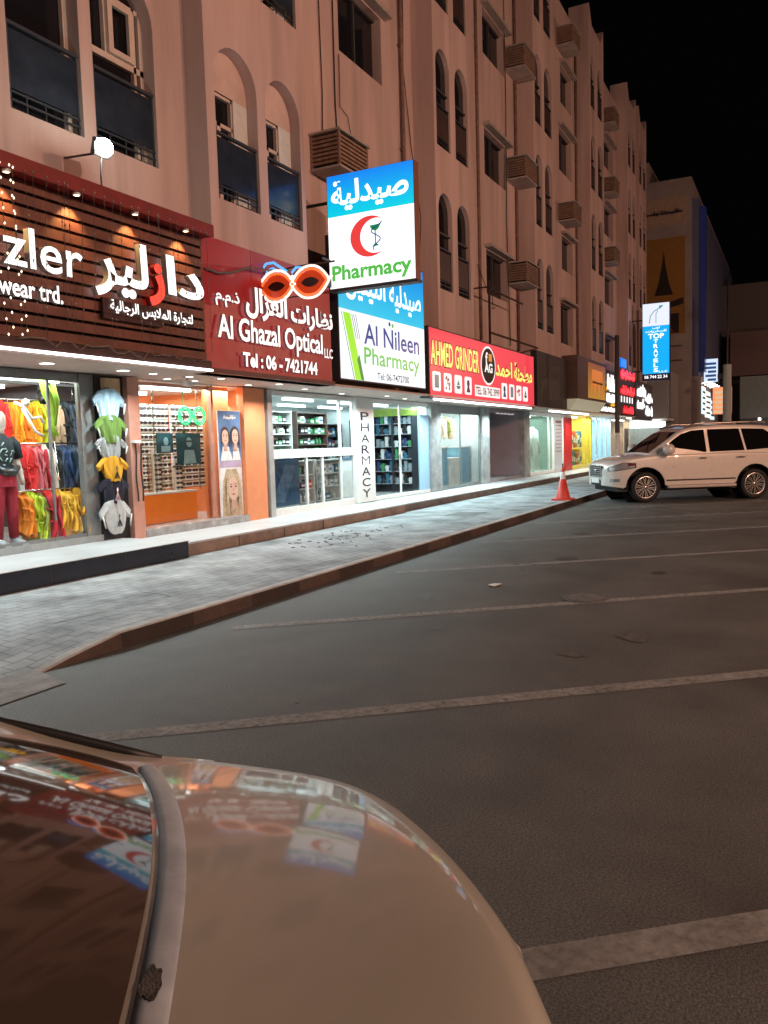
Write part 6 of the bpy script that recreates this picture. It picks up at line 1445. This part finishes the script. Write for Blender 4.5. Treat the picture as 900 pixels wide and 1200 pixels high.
sh2.zt = smooth_tab([(-.365, .915), (-.2, .935), (.0, .945), (.2, .955), (.5, .96), (2.6, .94), (2.95, .93), (3.6, .80), (4.05, .62)])
sh2.crown = smooth_tab([(-.365, .004), (-.345, .025), (-.3, .048), (-.2, .062), (0, .075), (.2, .085), (.5, .085), (2.6, .08), (4.05, .03)])
sh2.mesh(xs).build('body', BP, car, local=True)
XB = lambda y: .118+(.21 if y < 0 else .12)*y*y                     # where the boot lid meets the strip under the glass
zl = lambda x, y: sh2.top(x, y)
m = MB(); ys = frange(-.78, .78, 40)
def strip_z(y, k): return zl(XB(y), y)+(.000, .005, .007, .007)[k]
m.grid([[(XB(y)+dx, y, strip_z(y, k)) for k, dx in enumerate((0, .006, .026, .042))] + [(XB(y)+.045, y, strip_z(y, 3)-.02)] for y in ys])
SM = mat('worn_strip', (.36, .41, .46), .5, .15, var=.14, scale=12, coat=.05)
o = m.build('window_base_strip', SM, car, local=True)
random.seed(4); m = MB(); cx, cy = .02, .135
pts = [(.026+.013*(1+.12*sin(3*a+1)+.06*sin(7*a))*cos(a), .14+.030*(1+.16*sin(4*a)+.08*sin(9*a+2))*sin(a)) for a in [2*pi*k/40 for k in range(40)]]
m.poly(pts, (), lambda u, v: Vector((XB(v)+max(.006, min(.041, u)), v, zl(XB(v), v)+.0085)))
m.build('peeled_patch', mat('peeled_primer', (.075, .07, .065), .85, var=.4, scale=60, bump=.5, bscale=300), o, local=True)
m = MB(); m.grid([[(XB(y)+dx, y, zl(XB(y), y)+dz) for dx, dz in ((.040, -.006), (.075, -.006))] for y in ys]); m.build('window_gap', BLACK, car, local=True)
GZ = lambda x, y: zl(XB(y), y)+.010+.42*(x-XB(y)-.052)-.10*max(0, x-XB(y)-.052)**2
m = MB(); m.grid([[(XB(y)+.052+q, y*(1-.10*q)*.985, GZ(XB(y)+.052+q, y)+.002) for q in frange(0, .98, 14)] for y in ys])
RG = mat('rear_glass', (.050, .036, .029), .05, var=0, spec=.5); m.build('rear_window', RG, car, local=True)
for sgn in (1, -1):
    m = MB(); m.tube([(XB(.76)+.052+q, sgn*(.78*(1-.10*q)*.985+.004), GZ(XB(.76)+.052+q, .76)+.001) for q in frange(-.02, .98, 14)], .011, 6); m.build('window_seal', BLACK, car, local=True)
def roofz(x): return tab([(.19, 1.0), (1.2, 1.385), (1.5, 1.42), (2.1, 1.42), (2.45, 1.36), (3.05, .985)])(x)
house2 = House(smooth_tab([(.10, .945), (.30, .992), (.7, 1.165), (1.1, 1.315), (1.4, 1.395), (1.8, 1.42), (2.15, 1.40), (2.5, 1.29), (3.05, .99)]), tab([(.30, .79), (.8, .82), (2.4, .83), (3.05, .76)]), .95, .26, .022, .02)
house2.mesh(frange(.10, 1.4, 26)+frange(1.5, 2.2, 8)+frange(2.25, 3.05, 12)).build('cabin', BP, car, local=True)
for sgn in (1, -1):
    for pts in ([(.95, 1.0), (1.2, 1.31), (1.70, 1.35), (1.70, .99)], [(1.78, .99), (1.78, 1.35), (2.15, 1.33), (2.75, 1.02)]):
        m = MB(); side_patch(m, house2.side, pts, .005, sgn); m.build('side_window', SG, car, local=True)
    m = MB()
    for x in (1.74, .9, 2.75): side_patch(m, sh2.side, [(x-.004, .35), (x+.004, .35), (x+.004, .90), (x-.004, .90)], .002, sgn)
    m.build('door_seam', DGREY, car, local=True)
    for hx in (1.0, 1.88): m = MB(); m.tube([(hx, sgn*(sh2.side(hx, .82)+.02), .82), (hx+.09, sgn*(sh2.side(hx, .82)+.035), .825), (hx+.18, sgn*(sh2.side(hx, .82)+.02), .82)], .014, 7); m.build('door_handle', BP, car, local=True)
    m = MB(); m.lathe([(0, -.09), (.06, -.08), (.08, 0), (.05, .08), (0, .09)], (2.65, sgn*.97, 1.03), 'Y', 12); m.build('mirror', BP, car, local=True)
    m = MB(); grid_patch(m, sh2.side, frange(-.30, .0, 8), lambda x: frange(.66, .84, 4), .005, sgn); m.build('tail_light', mat('tail_red', (.4, .01, .01), .15), car, local=True)
    m = MB(); grid_patch(m, sh2.side, frange(3.6, 3.95, 8), lambda x: frange(.55, .55+.6*(sh2.zt(x)-.58), 4), .005, sgn); m.build('headlight', mat('headlight_lens', (.62, .66, .7), .08), car, local=True)
    for cx in (.62, 3.22):
        m = MB(); m.grid([[(cx+.36*cos(a), yy, .31+.36*sin(a)) for a in frange(-.1, pi+.1, 16)] for yy in (sgn*.55, sgn*(hw2(cx)-.02))]); m.poly(ellipse(0, 0, .36, .36, 20), (), lambda u, v: Vector((cx+u, sgn*.55, .31+v))); m.build('wheel_arch', BLACK, car, local=True)
        wheel(car, cx, sgn*.77, sgn, .31, .21, _m['alloy'], 7)
m = MB(); m.grid([[(x, y, house2.top(x, y)+.006) for y in frange(-house2.side(x, house2.zr(x))*.88, house2.side(x, house2.zr(x))*.88, 12)] for x in frange(2.3, 3.0, 10)]); m.build('windscreen', SG, car, local=True)
m = MB(); m.box(0, 3.9, -.7, .7, .18, .35); m.build('underbody', BLACK, car, local=True)
m = MB(); m.box(-.378, -.36, -.26, .26, .56, .67); m.build('number_plate', WHITE, car, local=True)
